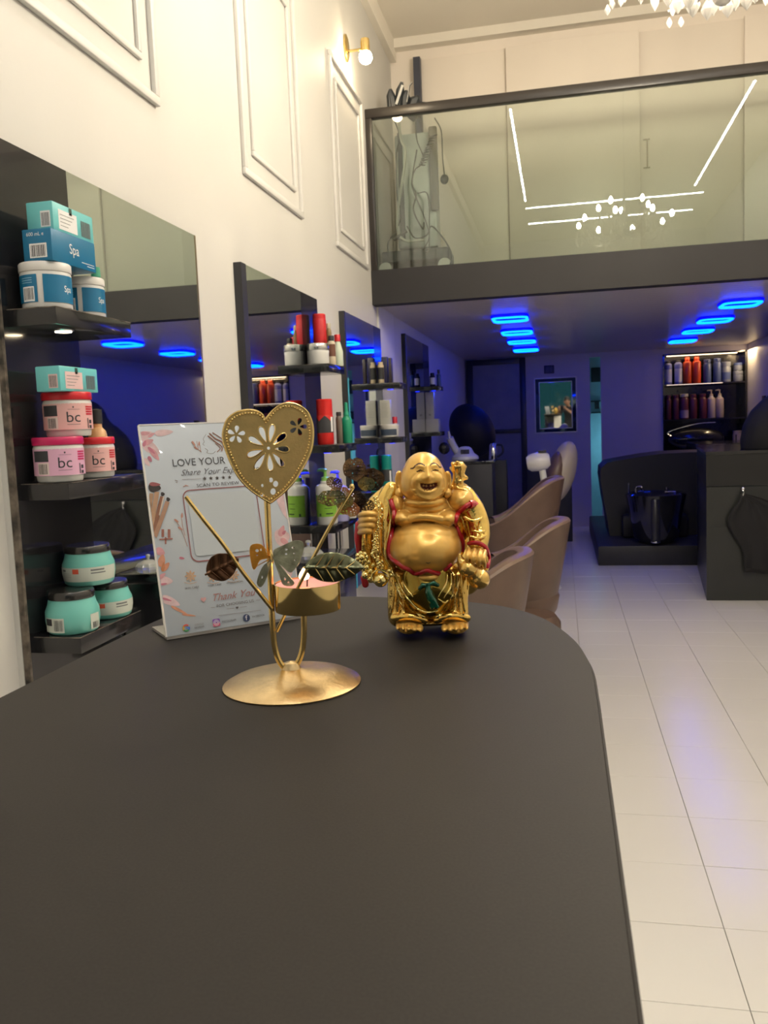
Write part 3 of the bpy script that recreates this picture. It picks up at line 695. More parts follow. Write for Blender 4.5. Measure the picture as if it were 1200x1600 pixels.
q1 = onY(104, 1005, 1.868); q1.z = Z3; rq = px_r(q1, 81)
aq_jar('aqua masque jar showing its barcodes, front of the bottom shelf', q1, rq, 0.104, 0.0, True)
q2 = Vector((-1.20, 2.035, Z3)); aq_jar('aqua masque jar standing behind the front one on the bottom shelf', q2, rq*0.96, 0.095, 0.15)
q3 = onY(136, 925, 1.955); q3.z = Z3+0.1045; aq_jar('aqua masque jar stacked on top of the other two', q3, px_r(q3, 79), 0.100, -0.1)

# --- generic bottles
def bottle(name, lab, p, r, h, body, cap, capf=0.2, capr=0.6, group=None, label=None, lf=(0.15, 0.6), neck=True, cat='bottle', n=20, rot=0, shoulder=0.88):
    p = Vector(p); p.x = max(p.x, PX+r+0.002); t = thing(name, lab, cat, p, 0, group); hb = h*(1-capf)
    MB().lathe([(0, 0), (r*0.94, 0), (r, r*0.12), (r, hb*shoulder), (r*0.9, hb*(shoulder+0.06)), (r*(capr*0.8 if neck else 0.9), hb), (0, hb)], n).build('body', body, t, world=False)
    rc = r*capr
    MB().lathe([(0, hb), (rc, hb), (rc, h-0.004), (rc*0.9, h), (0, h)], n).build('cap', cap, t, world=False)
    if label is not None:
        mb = MB(); a = fa(p)+rot; arc(mb, r*1.01, hb*lf[0], hb*lf[1], a-1.2, a+1.2, 14); mb.build('label', label, t, world=False)
    return t
def pump(t, r, h, hb, m, rot=2.6):
    mb = MB(); mb.lathe([(0, hb), (r*0.42, hb), (r*0.42, hb+h*0.08), (r*0.16, hb+h*0.1), (r*0.13, hb+h*0.24), (0, hb+h*0.24)], 14)
    mb.tube([(0, 0, hb+h*0.245), (math.cos(rot)*r*0.9, math.sin(rot)*r*0.9, hb+h*0.25), (math.cos(rot)*r*1.05, math.sin(rot)*r*1.05, hb+h*0.22)], [r*0.2, r*0.12, r*0.08], 8)
    mb.ball((0, 0, hb+h*0.25), r*0.26, r*0.26, r*0.12, 12, 6)
    return mb.build('pump', m, t, world=False)
def place(x, y, Yd, z): p = onY(x, y, Yd); p.z = z; return p
SIL = mat('silver_band', (0.62, 0.62, 0.60), 0.2, 0.9); REDB = mat('red_plastic', '#c62a30', 0.35, var=0.04); REDB2 = mat('bright_red_plastic', '#d8241f', 0.35, var=0.03)
CREAMB = mat('cream_plastic', '#cdbfa6', 0.4); OLV = mat('olive_gold_plastic', '#85714c', 0.35); MINTB = mat('mint_plastic', '#c9d3c0', 0.4)
# unit 2 top shelf z 1.824
S = 1.8255
p = Vector((-1.215, 4.225, S)); t = jar('cream_jar', 'white cream jar with silver lid on the second unit', 'jar', p, px_r(p, 35), 0.105, 0.034, JARW, SIL)
p = Vector((-1.225, 4.33, S)); bottle('shampoo_bottle', 'tall red bottle behind the silver-lidded jar', p, px_r(p, 21), 0.268, REDB, REDB, 0.1, 0.97, neck=False, shoulder=0.97)
p = Vector((-1.180, 4.345, S)); bottle('oil_bottle', 'olive gold bottle beside the tall red bottle', p, px_r(p, 8.5), 0.22, OLV, mat('pale_cap', '#b9b39b', 0.4), 0.12, 0.8)
p = Vector((-1.158, 4.30, S)); bottle('conditioner_bottle', 'cream bottle with black cap and brown label, top shelf of second unit', p, px_r(p, 13), 0.150, CREAMB, BLKM, 0.17, 0.7, label=mat('brown_label', '#6d4636', 0.5), lf=(0.35, 0.85))
p = Vector((-1.150, 4.40, S)); bottle('conditioner_bottle', 'pale mint bottle with red cap at the end of the top shelf', p, px_r(p, 16), 0.165, MINTB, REDB, 0.22, 0.6, shoulder=0.6)
# unit 2 middle shelf
S = 1.4175
p = Vector((-1.19, 4.225, S)); t = bottle('spray_can', 'red and black styling spray can on the middle shelf', p, px_r(p, 26), 0.232, REDB2, REDB2, 0.36, 0.96, neck=False, shoulder=0.97)
a = fa(p)
mb = MB(); rr_ = px_r(p, 26)*1.012
vs = []; fs = []
for i in range(17):
    u = i/16; aa = a-1.5+3.0*u; zt_ = 0.148-0.028*(1-abs(2*((u*2) % 1)-1)) if True else 0
    vs += [(rr_*math.cos(aa), rr_*math.sin(aa), 0.060), (rr_*math.cos(aa), rr_*math.sin(aa), zt_)]
for i in range(16): fs.append((2*i, 2*i+2, 2*i+3, 2*i+1))
mesh_obj('black_label', vs, fs, INK, t, False)
mb = MB(); arc(mb, rr_*1.01, 0.065, 0.14, a+0.75, a+1.1, 4); mb.build('white_lettering', WINK, t, world=False)
p = Vector((-1.135, 4.30, S)); bottle('tonic_bottle', 'slim grey brown bottle with black cap behind the spray can', p, px_r(p, 10), 0.165, mat('grey_brown', '#6d6458', 0.4), BLKM, 0.12, 0.8)
p = Vector((-1.120, 4.40, S)); t = bottle('spray_bottle', 'green spray bottle with tall nozzle on the middle shelf', p, px_r(p, 17), 0.165, mat('sea_green', '#23936f', 0.3), mat('green_cap2', '#2f9f7c', 0.3), 0.12, 0.5, shoulder=0.84)
MB().lathe([(0, 0), (0.011, 0), (0.009, 0.05), (0, 0.052)], 12, (0, 0, 0.165)).build('nozzle', mat('green_cap2', '#2f9f7c', 0.3), t, world=False)
# unit 2 bottom shelf: lotion pumps
S = 1.0065
GRN = mat('lime_label', '#86b83c', 0.5, var=0.08, vscale=60); GRP = mat('green_pump', '#8fcb64', 0.35); BLP = mat('violet_pump', '#6d63c8', 0.3)
p = Vector((-1.195, 4.20, S)); t = bottle('lotion_bottle', 'white lotion bottle with lime label and green pump on the lowest shelf', p, px_r(p, 33), 0.225, JARW, JARW, 0.05, 0.5, label=GRN, lf=(0.2, 0.72)); pump(t, px_r(p, 33), 0.225, 0.224, GRP)
mb = MB(); a = fa(p); arc(mb, px_r(p, 33)*1.016, 0.045, 0.06, a-0.75, a-0.55, 3); arc(mb, px_r(p, 33)*1.016, 0.11, 0.113, a-0.2, a+0.6, 4); arc(mb, px_r(p, 33)*1.016, 0.085, 0.088, a-0.2, a+0.5, 4); arc(mb, px_r(p, 33)*1.016, 0.055, 0.062, a-0.1, a+0.6, 4); mb.build('small_print', mat('dark_green_ink', '#24431f', 0.5), t, world=False)
p = Vector((-1.165, 4.335, S)); t = bottle('lotion_bottle', 'white lotion bottle with violet pump, behind the green-pumped one', p, px_r(p, 30), 0.205, mat('bluish_white_plastic', '#a9a7d6', 0.3), JARW, 0.05, 0.5, label=GRN, lf=(0.2, 0.6)); pump(t, px_r(p, 30), 0.225, 0.204, BLP)
p = Vector((-1.14, 4.47, S)); bottle('lotion_bottle', 'last white lotion bottle at the far end of the lowest shelf', p, 0.034, 0.16, JARW, WHITEP, 0.12, 0.6)
# glass sugar-bowl style jars on the consoles
def glass_bowl(lab, p, r):
    t = thing('glass_bowl', lab, 'bowl', p)
    n = 36; prof = [(0, 0.003), (0.55, 0), (0.85, 0.10), (1.0, 0.32), (1.0, 0.50), (0.86, 0.68)]
    mb = MB(); vs = []; fs = []
    for rr, z in prof:
        for i in range(n): a = 2*PI*i/n; k = r*rr*(1+0.05*(1 if i % 3 == 0 else -0.4)*(rr > 0.6)); vs.append((k*math.cos(a), k*math.sin(a), z*r*1.2))
    for j in range(len(prof)-1):
        for i in range(n): fs.append((j*n+i, j*n+(i+1) % n, (j+1)*n+(i+1) % n, (j+1)*n+i))
    mb.add(vs, fs); mb.build('bowl', mat('pressed_glass', (0.85, 0.87, 0.82), 0.08, trans=0.62, ior=1.5, var=0), t, world=False, smooth=15)
    MB().lathe([(0.9*r, 0.68*r*1.2), (0.8*r, 0.9*r), (0.4*r, 1.08*r), (0.13*r, 1.12*r), (0.12*r, 1.25*r), (0.2*r, 1.42*r), (0.15*r, 1.55*r), (0, 1.58*r)], 12).build('lid', mat('pressed_glass', (0.85, 0.87, 0.82), 0.08, trans=0.75), t, world=False, smooth=15)
    return t
p = onX(232, 884, -1.17); p.z = 1.106; glass_bowl('pressed glass bowl with knobbed lid on the near console ledge', p, px_r(p, 38))
p = onX(483, 880, -1.12); p.z = 0.901; glass_bowl('pressed glass bowl with knobbed lid on the second console ledge', p, px_r(p, 46))
# unit 3
S = 1.8015
p = place(592, 592, 5.93, S); bottle('shampoo_bottle', 'cream bottle with dark label on the third unit', p, px_r(p, 10.5), 0.150, mat('pale_cream', '#c9b89c', 0.4), mat('pale_cream', '#c9b89c', 0.4), 0.08, 0.8, label=BLKM, lf=(0.2, 0.8))
p = place(602, 594, 5.98, S); carton('product_box', 'dark navy box beside the cream bottle on the third unit', p.x-0.02, 5.95, S, p.x+0.025, 6.0, S+0.185, mat('navy_card', '#26264a', 0.4))
p = place(611, 594, 5.95, S); carton('product_box', 'slim dark brown box at the end of the third unit shelf', p.x-0.012, 5.93, S, p.x+0.010, 5.98, S+0.175, mat('umber_card', '#3a3234', 0.4))
S = 1.4215; WC = mat('white_card', '#b9b9b2', 0.5, var=0.02)
p = place(605, 684, 5.94, S); t = jar('cream_jar', 'wide white jar with slate label on the third unit', 'jar', p, px_r(p, 30), 0.088, 0.028, JARW, LIDW)
mb = MB(); arc(mb, px_r(p, 30)*1.01, 0.012, 0.055, fa(p)-1.1, fa(p)+0.8, 14); mb.build('label', mat('slate_label', '#39465a', 0.5), t, world=False)
t, w, d, h = carton('product_box', 'tall white box standing on the slate-labelled jar', p.x-0.037, p.y-0.035, S+0.0885, p.x+0.035, p.y+0.035, S+0.0885+0.172, WC)
mb = MB()
for q in range(10): quad_near(mb, d, -w*0.6, w*(0.6-0.1*(q % 3)), h*(0.85-q*0.06), h*(0.857-q*0.06))
mb.build('small_print', mat('grey_ink', (0.16, 0.17, 0.17), 0.6), t, world=False)
p = place(618, 684, 6.03, S); bottle('small_bottle', 'little cream bottle with red cap behind the slate-labelled jar', p, px_r(p, 9), 0.142, CREAMB, REDB, 0.32, 0.85)
S = 1.0315; p = place(602, 760, 5.93, S)
t = bottle('spray_can', 'teal and black styling spray can on the lowest shelf of the third unit', p, px_r(p, 17), 0.262, mat('teal_plastic', '#0f8f86', 0.35), mat('teal_plastic', '#0f8f86', 0.35), 0.36, 0.96, neck=False, shoulder=0.97, label=INK, lf=(0.45, 0.95))
mb = MB(); arc(mb, px_r(p, 17)*1.03, 0.07, 0.15, fa(p)+0.5, fa(p)+0.9, 4); mb.build('white_lettering', WINK, t, world=False)
# unit 4
S = 1.8615
p = place(676, 602, 8.10, S); bottle('small_bottle', 'small dark bottle with white label on the farthest unit', p, px_r(p, 9), 0.125, BLKM, BLKM, 0.2, 0.7, label=WINK, lf=(0.15, 0.8))
p = place(686, 602, 8.14, S); bottle('small_bottle', 'small blue bottle with black cap on the farthest unit', p, px_r(p, 7), 0.155, mat('ink_blue_plastic', '#2e4e8c', 0.35), BLKM, 0.25, 0.6)
S = 1.4265
p = place(677, 675, 8.11, S); t, w, d, h = carton('product_box', 'wide white box at the base of the farthest shelf', max(p.x-0.075, PX+0.002), 8.045, S, p.x+0.062, 8.20, S+0.122, WC)
t2, w, d, h = carton('product_box', 'tall white box standing on the wide white box', max(p.x-0.06, PX+0.004), 8.06, S+0.1235, p.x+0.02, 8.14, S+0.375, WC)
vs, fs = text2d('N', 0.03); mesh_obj('lettering', face_near(vs, d, 0, h*0.15), fs, INK, t2, False, False)

# ------------------------------------------------------------------ back wall
NZ = BY+0.30
t = thing('display_niche', 'recessed black display niche with lit shelves at the back right', 'shelf', (1.87, BY, 1.0))
mb = MB(); mb.box(n0, NZ, nz0, n1, NZ+0.02, nz1).box(n0, BY-0.01, nz0, n0+0.02, NZ, nz1).box(n1-0.02, BY-0.01, nz0, n1, NZ, nz1).box(n0, BY-0.01, nz1-0.02, n1, NZ, nz1).box(n0, BY-0.01, nz0, n1, NZ, nz0+0.02)
mb.build('carcass', BLKG, t)
WS = mat('warm_strip', (1, 1, 1), 0.5, emit=(1.0, 0.72, 0.42), es=2.6, var=0)
for z in (1.90, 1.43): MB().box(n0+0.02, BY, z-0.02, n1-0.02, NZ, z).build('shelf_board', BLKG, t)
MB().box(n0+0.05, BY-0.004, nz1-0.034, n1-0.12, BY+0.008, nz1-0.022).build('led_strip', WS, t)
MB().box(n0+0.05, BY-0.004, 1.886, n1-0.30, BY-0.0005, 1.894).build('led_strip', mat('warm_strip_dim', (1, 1, 1), 0.5, emit=(1.0, 0.75, 0.55), es=0.9, var=0), t)
light('AREA', 'niche_strip', ((n0+n1)/2, BY+0.06, nz1-0.05), 0.5, (1, 0.7, 0.4), 0.9, (0, 0, 0), 0.03)
light('AREA', 'niche_strip', ((n0+n1)/2, BY+0.06, 1.87), 0.18, (1, 0.7, 0.4), 0.9, (0, 0, 0), 0.03)
light('AREA', 'side_strip', (RX-0.05, BY-0.25, 2.30), 5.0, (1, 0.72, 0.4), 0.06, (0, 0, 0), 0.5)
NB = BY+0.10
PB = mat('periwinkle_plastic', '#8d93c9', 0.35); ORG = mat('orange_plastic', '#d2491f', 0.3, trans=0.0); NAVY = mat('slate_blue_plastic', '#4e5b86', 0.35); PLUM = mat('plum_plastic', '#5a2330', 0.35); GRJ = mat('grey_jar', '#7c8290', 0.4)
def nb(x, wpx, ytop, ybase, z, name, lab, body, cap, **k):
    p = place(x, ybase, NB, z); h = (ybase-ytop)*depth(p)/F; return bottle(name, lab, p, px_r(p, wpx), h, body, cap, **k)
nb(1044, 12, 566, 602, 1.901, 'shampoo_bottle', 'periwinkle bottle at the left end of the top niche shelf', PB, BLKM, capf=0.08, label=WINK, lf=(0.1, 0.7))
nb(1060, 12, 565, 602, 1.901, 'shampoo_bottle', 'periwinkle bottle just left of the orange bottles', PB, BLKM, capf=0.08, label=WINK, lf=(0.1, 0.7))
nb(1074, 13, 561, 602, 1.901, 'shampoo_bottle', 'left one of the two orange bottles in the niche', ORG, ORG, capf=0.14, capr=0.6)
nb(1088.5, 13, 560.5, 602, 1.901, 'shampoo_bottle', 'right one of the two orange bottles in the niche', ORG, ORG, capf=0.14, capr=0.6)
nb(1105, 12, 566, 602, 1.901, 'shampoo_bottle', 'slate blue bottle just right of the orange bottles', NAVY, NAVY, capf=0.12, capr=0.9)
nb(1120.5, 12, 565, 602, 1.901, 'shampoo_bottle', 'second slate blue bottle, beside the grey jar', NAVY, NAVY, capf=0.12, capr=0.9)
nb(1134.5, 14, 571, 602, 1.901, 'cream_jar', 'grey jar with dark label right of the slate bottles', GRJ, GRJ, capf=0.2, capr=1.0, neck=False, cat='jar', label=NAVY)
nb(1153, 15, 586, 602, 1.901, 'cream_jar', 'wide grey jar under another at the right niche end', GRJ, GRJ, capf=0.3, capr=1.0, neck=False, cat='jar')
p = place(1153, 586, NB, 1.901); p.z = 1.901+16.6*depth(p)/F; bottle('cream_jar', 'small grey jar stacked on the wide grey jar', p, px_r(p, 13), 12*depth(p)/F, GRJ, NAVY, 0.3, 1.0, neck=False, cat='jar')
for x, w_, m_, lab in ((1044, 10, PLUM, 'leftmost plum bottle on the lower niche shelf'), (1056, 11, PLUM, 'second plum bottle on the lower niche shelf'), (1083, 12, PLUM, 'plum bottle right of the pale-capped one'), (1098, 12, PLUM, 'plum bottle next to the pump bottles')):
    nb(x, w_, 616, 654, 1.431, 'conditioner_bottle', lab, m_, m_, capf=0.12, capr=0.8)
nb(1069, 14, 615, 654, 1.431, 'conditioner_bottle', 'plum bottle with pale cap and pale label', PLUM, mat('pale_cap', '#b9b39b', 0.4), capf=0.12, capr=0.9, label=mat('mauve_label', '#a58f9a', 0.5), lf=(0.05, 0.4))
for x, lab in ((1111.5, 'left white pump bottle on the lower niche shelf'), (1124.5, 'right white pump bottle on the lower niche shelf')):
    p = place(x, 653, NB, 1.431); h = 34*depth(p)/F; t = bottle('pump_bottle', lab, p, px_r(p, 12), h, mat('warm_white_plastic', '#b3a39c', 0.35), WHITEP, 0.04, 0.5); pump(t, px_r(p, 12), h*1.05, h, mat('cream_pump', '#cdbb9a', 0.35), 3.0)
p = place(1152, 704, NB, nz0+0.021); t = bottle('hairspray_tin', 'pale cylinder tin on the niche floor', p, px_r(p, 14), 29*depth(p)/F, mat('warm_white_plastic', '#b3a39c', 0.35), mat('warm_white_plastic', '#b3a39c', 0.35), 0.1, 0.95, neck=False, cat='tin')
mb = MB(); arc(mb, px_r(p, 14)*1.02, 0.12, 0.2, fa(p)-0.4, fa(p)-0.1, 3); mb.build('mark', INK, t, world=False)
# black hood lying in the niche
t = thing('hood_appliance', 'glossy black hood appliance with a chrome rim in the niche bottom', 'appliance', (1.75, BY+0.1, nz0+0.02))
MB().ball((1.76, BY+0.02, 1.16), 0.37, 0.16, 0.15, 32, 16).build('shell', BLKG, t)
MB().tube(cat_rom([onY(1048, 681, BY-0.15), onY(1043, 677, BY-0.15), onY(1055, 671, BY-0.15), onY(1090, 662, BY-0.15), onY(1118, 660, BY-0.14)], 6), 0.006, 6).build('chrome_rim', CHROME, t)

# framed glass mirror, switch box, dark framed partition door
a, b_ = onY(835, 590, BY), onY(902, 675, BY)
t = thing('wall_mirror', 'small rectangular mirror in a glass frame on the back wall', 'mirror', (-0.07, BY, 1.7))
x0, x1, z0, z1 = -0.355, 0.222, 1.308, 2.072
MB().box(x0, BY-0.02, z0, x1, BY, z1, 0.004).build('frame', mat('teal_glass_frame', (0.10, 0.16, 0.18), 0.08, 0.8, var=0.2), t)
mg = MB().box(x0+0.075, BY-0.028, z0+0.07, x1-0.075, BY-0.0195, z1-0.07); mg.v = [(x, y-(z-z0-0.07)*0.015 if y < BY-0.02 else y, z) for x, y, z in mg.v]; mg.build('mirror_glass', MIRR, t)
mb = MB(); w = 0.016
for (xa, xb, za, zb) in ((x0, x1, z0, z0+w), (x0, x1, z1-w, z1), (x0, x0+w, z0, z1), (x1-w, x1, z0, z1)): mb.box(xa, BY-0.0235, za, xb, BY-0.02, zb)
for (xa, xb, za, zb) in ((x0+0.065, x1-0.065, z0+0.06, z0+0.07), (x0+0.065, x1-0.065, z1-0.07, z1-0.06), (x0+0.065, x0+0.075, z0+0.06, z1-0.06), (x1-0.075, x1-0.065, z0+0.06, z1-0.06)): mb.box(xa, BY-0.040, za, xb, BY-0.02, zb)
mb.build('bright_beading', mat('pale_beading', (0.80, 0.76, 0.68), 0.3, 0.2), t)
t = thing('switch_box', 'small dark indigo switch box on the back wall, above the mirror', 'switch', (-0.145, BY, 2.18))
MB().box(-0.215, BY-0.03, 2.125, -0.078, BY, 2.235, 0.006).build('housing', mat('indigo_plastic', (0.03, 0.025, 0.07), 0.4), t)
MB().box(-0.19, BY-0.034, 2.145, -0.15, BY-0.029, 2.215).box(-0.14, BY-0.034, 2.145, -0.10, BY-0.029, 2.215).build('rocker', mat('indigo_rocker', (0.06, 0.05, 0.11), 0.4), t)
t = thing('framed_partition', 'tall black-framed frosted partition in the back left corner', 'partition', (-0.88, BY-0.1, 0))
FRB = mat('black_frame', (0.018, 0.018, 0.028), 0.35)
mb = MB(); mb.box(-1.28, BY-0.07, 0, -1.19, BY-0.01, 2.36, 0.004).box(-0.545, BY-0.07, 0, -0.465, BY-0.01, 2.36, 0.004).box(-1.19, BY-0.07, 2.28, -0.545, BY-0.01, 2.36, 0.004).build('frame', FRB, t)
MB().box(-1.19, BY-0.07, 1.33, -0.545, BY-0.01, 1.39, 0.004).build('crossbar', FRB, t)
FRO = mat('frosted_panel', (0.20, 0.21, 0.27), 0.35, var=0.1, vscale=5)
MB().box(-1.19, BY-0.045, 1.39, -0.545, BY-0.035, 2.28).build('panel', FRO, t)
MB().box(-1.19, BY-0.045, 0.02, -0.545, BY-0.035, 1.33).build('panel', FRO, t)
t = thing('wall_switch', 'small dark switch plate on the lit right wall', 'switch', (RX, 11.0, 1.6))
MB().box(RX-0.02, 10.93, 1.53, RX, 11.07, 1.68, 0.004).build('plate', BLKM, t)
# ------------------------------------------------------------------ salon tub chairs
LEA = mat('brown_leatherette', (0.13, 0.080, 0.058), 0.38, bump=0.12, bscale=220, var=0.1, vscale=10)
LEAT = mat('tan_leatherette_rim', (0.22, 0.145, 0.105), 0.35, bump=0.12, bscale=220, var=0.08, vscale=10)
def tub_chair(lab, x_back, yc, zback, zarm, rz=0.0, R_=0.33, stretch=1.0, zb=0.36):
    cx = x_back-R_*stretch; t = thing('tub_chair', lab, 'chair', (cx, yc, 0), rz, 'brown tub chairs facing the mirrors')
    N = 40; amax = 2.15; th = 0.075
    def rimz(a): k = (math.cos(a)+0.55)/1.55; k = max(0, min(1, k)); return zarm+(zback-zarm)*(k*k*(3-2*k))
    def ring(a, f, off):              # f: 0 bottom .. 1 rim
        z = zb+(rimz(a)-zb)*f; r = (R_*(0.66+0.34*f**0.8))-off
        return (math.cos(a)*r*stretch, math.sin(a)*r, z)
    rows_o = [0, 0.2, 0.4, 0.6, 0.8, 1.0]
    vs = []; fs = []
    for i in range(N+1):
        a = -amax+2*amax*i/N
        for f in rows_o: vs.append(ring(a, f, 0))
    R6 = len(rows_o)
    for i in range(N):
        for j in range(R6-1): fs.append((i*R6+j, (i+1)*R6+j, (i+1)*R6+j+1, i*R6+j+1))
    mesh_obj('outer_shell', vs, fs, LEA, t, False)
    vs = []; fs = []
    prof = [(1.0, 0.0, 0.0), (1.0, 0.008, 0.012), (1.0, th*0.5, 0.016), (1.0, th-0.008, 0.010), (1.0, th, 0.0), (0.75, th+0.01, 0), (0.5, th+0.02, 0), (0.25, th+0.03, 0)]
    for i in range(N+1):
        a = -amax+2*amax*i/N
        for f, off, dz in prof:
            p = ring(a, f, off); vs.append((p[0], p[1], p[2]+dz))
    K = len(prof)
    for i in range(N):
        for j in range(4): fs.append((i*K+j, (i+1)*K+j, (i+1)*K+j+1, i*K+j+1))
    mesh_obj('padded_rim', vs, fs, LEAT, t, False)
    fs = []
    for i in range(N):
        for j in range(4, K-1): fs.append((i*K+j, (i+1)*K+j, (i+1)*K+j+1, i*K+j+1))
    for e, s_ in ((0, 1), (N, -1)):                 # arm fronts
        fs2 = [e*K+j for j in range(K)]
        b0 = len(vs); a = -amax+2*amax*e/N
        for f in rows_o[::-1]: vs.append(ring(a, f, 0.0))
        fs.append(tuple(([e*K+j for j in range(4, K)]+[b0+j for j in range(R6-1, -1, -1)])[::s_]))
    mesh_obj('inner_lining', vs, fs, LEA, t, False)
    rs = R_*0.80
    MB().lathe([(0, zb-0.01), (rs*0.85, zb-0.01), (rs*0.92, zb+0.02), (rs*0.98, zb+0.10), (rs*0.90, zb+0.14), (0, zb+0.15)], 32, M=Matrix.Scale(stretch, 4, (1, 0, 0))).build('seat_cushion', LEA, t, world=False)
    MB().lathe([(0, 0.02), (0.045, 0.02), (0.045, 0.16), (0.03, 0.17), (0.03, zb), (0, zb)], 20).build('gas_column', CHROME, t, world=False)
    MB().box(-0.24, -0.24, 0, 0.24, 0.24, 0.022, 0.006).build('base_plate', CHROME, t, world=False)
    return t
tub_chair('nearest brown tub chair, just behind the golden figurine', -0.13, 3.85, 0.90, 0.66)
tub_chair('middle brown tub chair facing the third mirror', 0.045, 5.05, 0.905, 0.66)
tub_chair('farthest brown tub chair, high-backed, beside the shampoo chair', 0.02, 6.75, 1.04, 0.70, 0, 0.36, 1.12, 0.42)
t = thing('round_footstool', 'round brown leather footstool half hidden past the counter edge', 'stool', (-0.20, 4.62, 0))
MB().lathe([(0, 0.30), (0.16, 0.30), (0.18, 0.33), (0.18, 0.40), (0.15, 0.44), (0, 0.45)], 28, (-0.20, 4.62, 0)).build('cushion', LEA, t)
MB().lathe([(0, 0), (0.16, 0), (0.15, 0.02), (0.03, 0.04), (0.03, 0.30), (0, 0.30)], 24, (-0.20, 4.62, 0)).build('pedestal', CHROME, t)

# ------------------------------------------------------------------ shampoo chair with white basin (middle back)
t = thing('shampoo_chair', 'tall oval-backed brown and beige shampoo chair in the middle distance', 'chair', (0.0, 7.9, 0))
BEI = mat('beige_shell', (0.42, 0.36, 0.29), 0.4, var=0.05)
# oval back leaning, seen from its edge
M_ = Matrix.Translation((-0.02, 7.95, 1.02)) @ Matrix.Rotation(math.radians(16), 4, 'Y')
MB().ball((0.02, 0, 0), 0.125, 0.21, 0.29, 28, 18, M_).build('back_shell', BEI, t)
MB().ball((-0.03, -0.045, -0.06), 0.10, 0.20, 0.26, 28, 18, M_).build('back_cushion', LEA, t)
MB().box(-0.30, 7.80, 0.02, -0.10, 8.10, 0.69, 0.02).build('pedestal', BLKM, t)
tag(MB().box(-0.42, 10.5, 0, 0.115, 10.9, 0.95, 0.01).build('storage_cabinet', BLKM), 'low black storage cabinet by the back wall, behind the tub chairs', 'cabinet')
MB().box(-0.34, 7.76, 0.70, -0.04, 8.14, 0.80, 0.04).build('seat', LEA, t)
t = thing('neck_basin', 'white ceramic neck basin left of the tall oval-backed chair', 'basin', (-0.21, 7.7, 1.1))
mb = MB(); mb.lathe([(0.0, -0.105), (0.055, -0.10), (0.078, -0.07), (0.085, 0.0), (0.075, 0.07), (0.05, 0.10), (0, 0.105)], 28, M=Matrix.Translation((-0.20, 7.55, 1.135)) @ Matrix.Rotation(math.radians(82), 4, 'Y'))
mb.build('bowl', mat('white_ceramic', (0.72, 0.70, 0.68), 0.2, coat=0.3), t)
MB().tube([(-0.17, 7.55, 1.08), (-0.16, 7.57, 0.99), (-0.14, 7.60, 0.8), (-0.14, 7.60, 0.02)], 0.03, 12).build('stand', WHITEP, t)
MB().lathe([(0, 0), (0.12, 0), (0.11, 0.02), (0, 0.025)], 20, (-0.14, 7.60, 0)).build('foot', WHITEP, t)
MB().box(-0.20, 7.50, 1.215, -0.13, 7.57, 1.235, 0.005).build('tap', BLKM, t)

# ------------------------------------------------------------------ hood dryer, steamer, trolley, kettle
t = thing('hood_dryer', 'large black rounded dryer hood on a stand in the back left corner', 'dryer', (-0.93, 9.3, 0))
M_ = Matrix.Translation((-0.95, 9.28, 1.41)) @ Matrix.Rotation(math.radians(-28), 4, 'Y')
HB = mat('black_hood', (0.005, 0.005, 0.008), 0.55, var=0.1)
MB().ball((0, 0, 0), 0.235, 0.22, 0.31, 32, 20, M_).build('hood', HB, t)
MB().tube([(-0.84, 9.30, 1.22), (-0.80, 9.34, 1.0), (-0.80, 9.36, 0.05)], [0.11, 0.05, 0.03], 16).build('stand', HB, t)
MB().lathe([(0, 0), (0.2, 0), (0.19, 0.03), (0.03, 0.05), (0, 0.05)], 20, (-0.80, 9.36, 0)).build('base', HB, t)
t = thing('tool_trolley', 'narrow black trolley cabinet below the white steamer', 'trolley', (-0.86, 8.35, 0))
MB().box(-0.98, 8.22, 0.06, -0.66, 8.6, 1.10, 0.008).build('cabinet', BLKM, t)
MB().box(-1.0, 8.2, 1.10, -0.64, 8.62, 1.125, 0.004).build('top', BLKG, t)
for x in (-0.95, -0.69):
    for y in (8.25, 8.57): MB().lathe([(0, 0), (0.025, 0), (0.025, 0.06), (0, 0.06)], 12, (x, y, 0)).build('caster', BLKM, t)
t = thing('steamer', 'white rounded facial steamer with dark window on the trolley', 'appliance', (-0.98, 8.3, 1.126))
STM = mat('white_steamer', (0.52, 0.52, 0.60), 0.3)
MB().lathe([(0, 0), (0.115, 0), (0.135, 0.02), (0.13, 0.045), (0.09, 0.075), (0.065, 0.125), (0.04, 0.14), (0, 0.145)], 30, (-0.93, 8.32, 1.126)).build('housing', STM, t)
p0 = Vector((-0.93, 8.32, 1.126)); aa = fa((p0.x, p0.y))
mb = MB(); arc(mb, 0.098, 0.070, 0.115, aa-0.45, aa+0.45, 8, p0); mb.build('window', mat('steamer_window', (0.02, 0.02, 0.05), 0.2), t)
MB().tube(cat_rom([(-0.99, 8.32, 1.18), (-1.05, 8.30, 1.30), (-1.07, 8.28, 1.36)], 4), [0.035]*9, 10).build('nozzle_arm', STM, t)
MB().tube([(-1.07, 8.28, 1.34), (-1.08, 8.28, 1.42)], 0.012, 8).build('tip', STM, t)
MB().ball((-1.12, 8.22, 1.26), 0.055, 0.05, 0.06, 10, 6).build('brush_head', HB, t, smooth=5)
t = thing('kettle', 'silver kettle with black handle beside the dryer hood', 'kettle', (-0.72, 8.9, 1.07))
MB().lathe([(0, 0), (0.045, 0), (0.047, 0.01), (0.042, 0.15), (0.03, 0.17), (0, 0.175)], 20, (-0.70, 8.9, 1.105)).build('body', CHROME, t)
MB().tube(cat_rom([(-0.66, 8.9, 1.26), (-0.61, 8.9, 1.25), (-0.60, 8.9, 1.18), (-0.655, 8.9, 1.13)], 5), 0.012, 8).build('handle', BLKM, t)
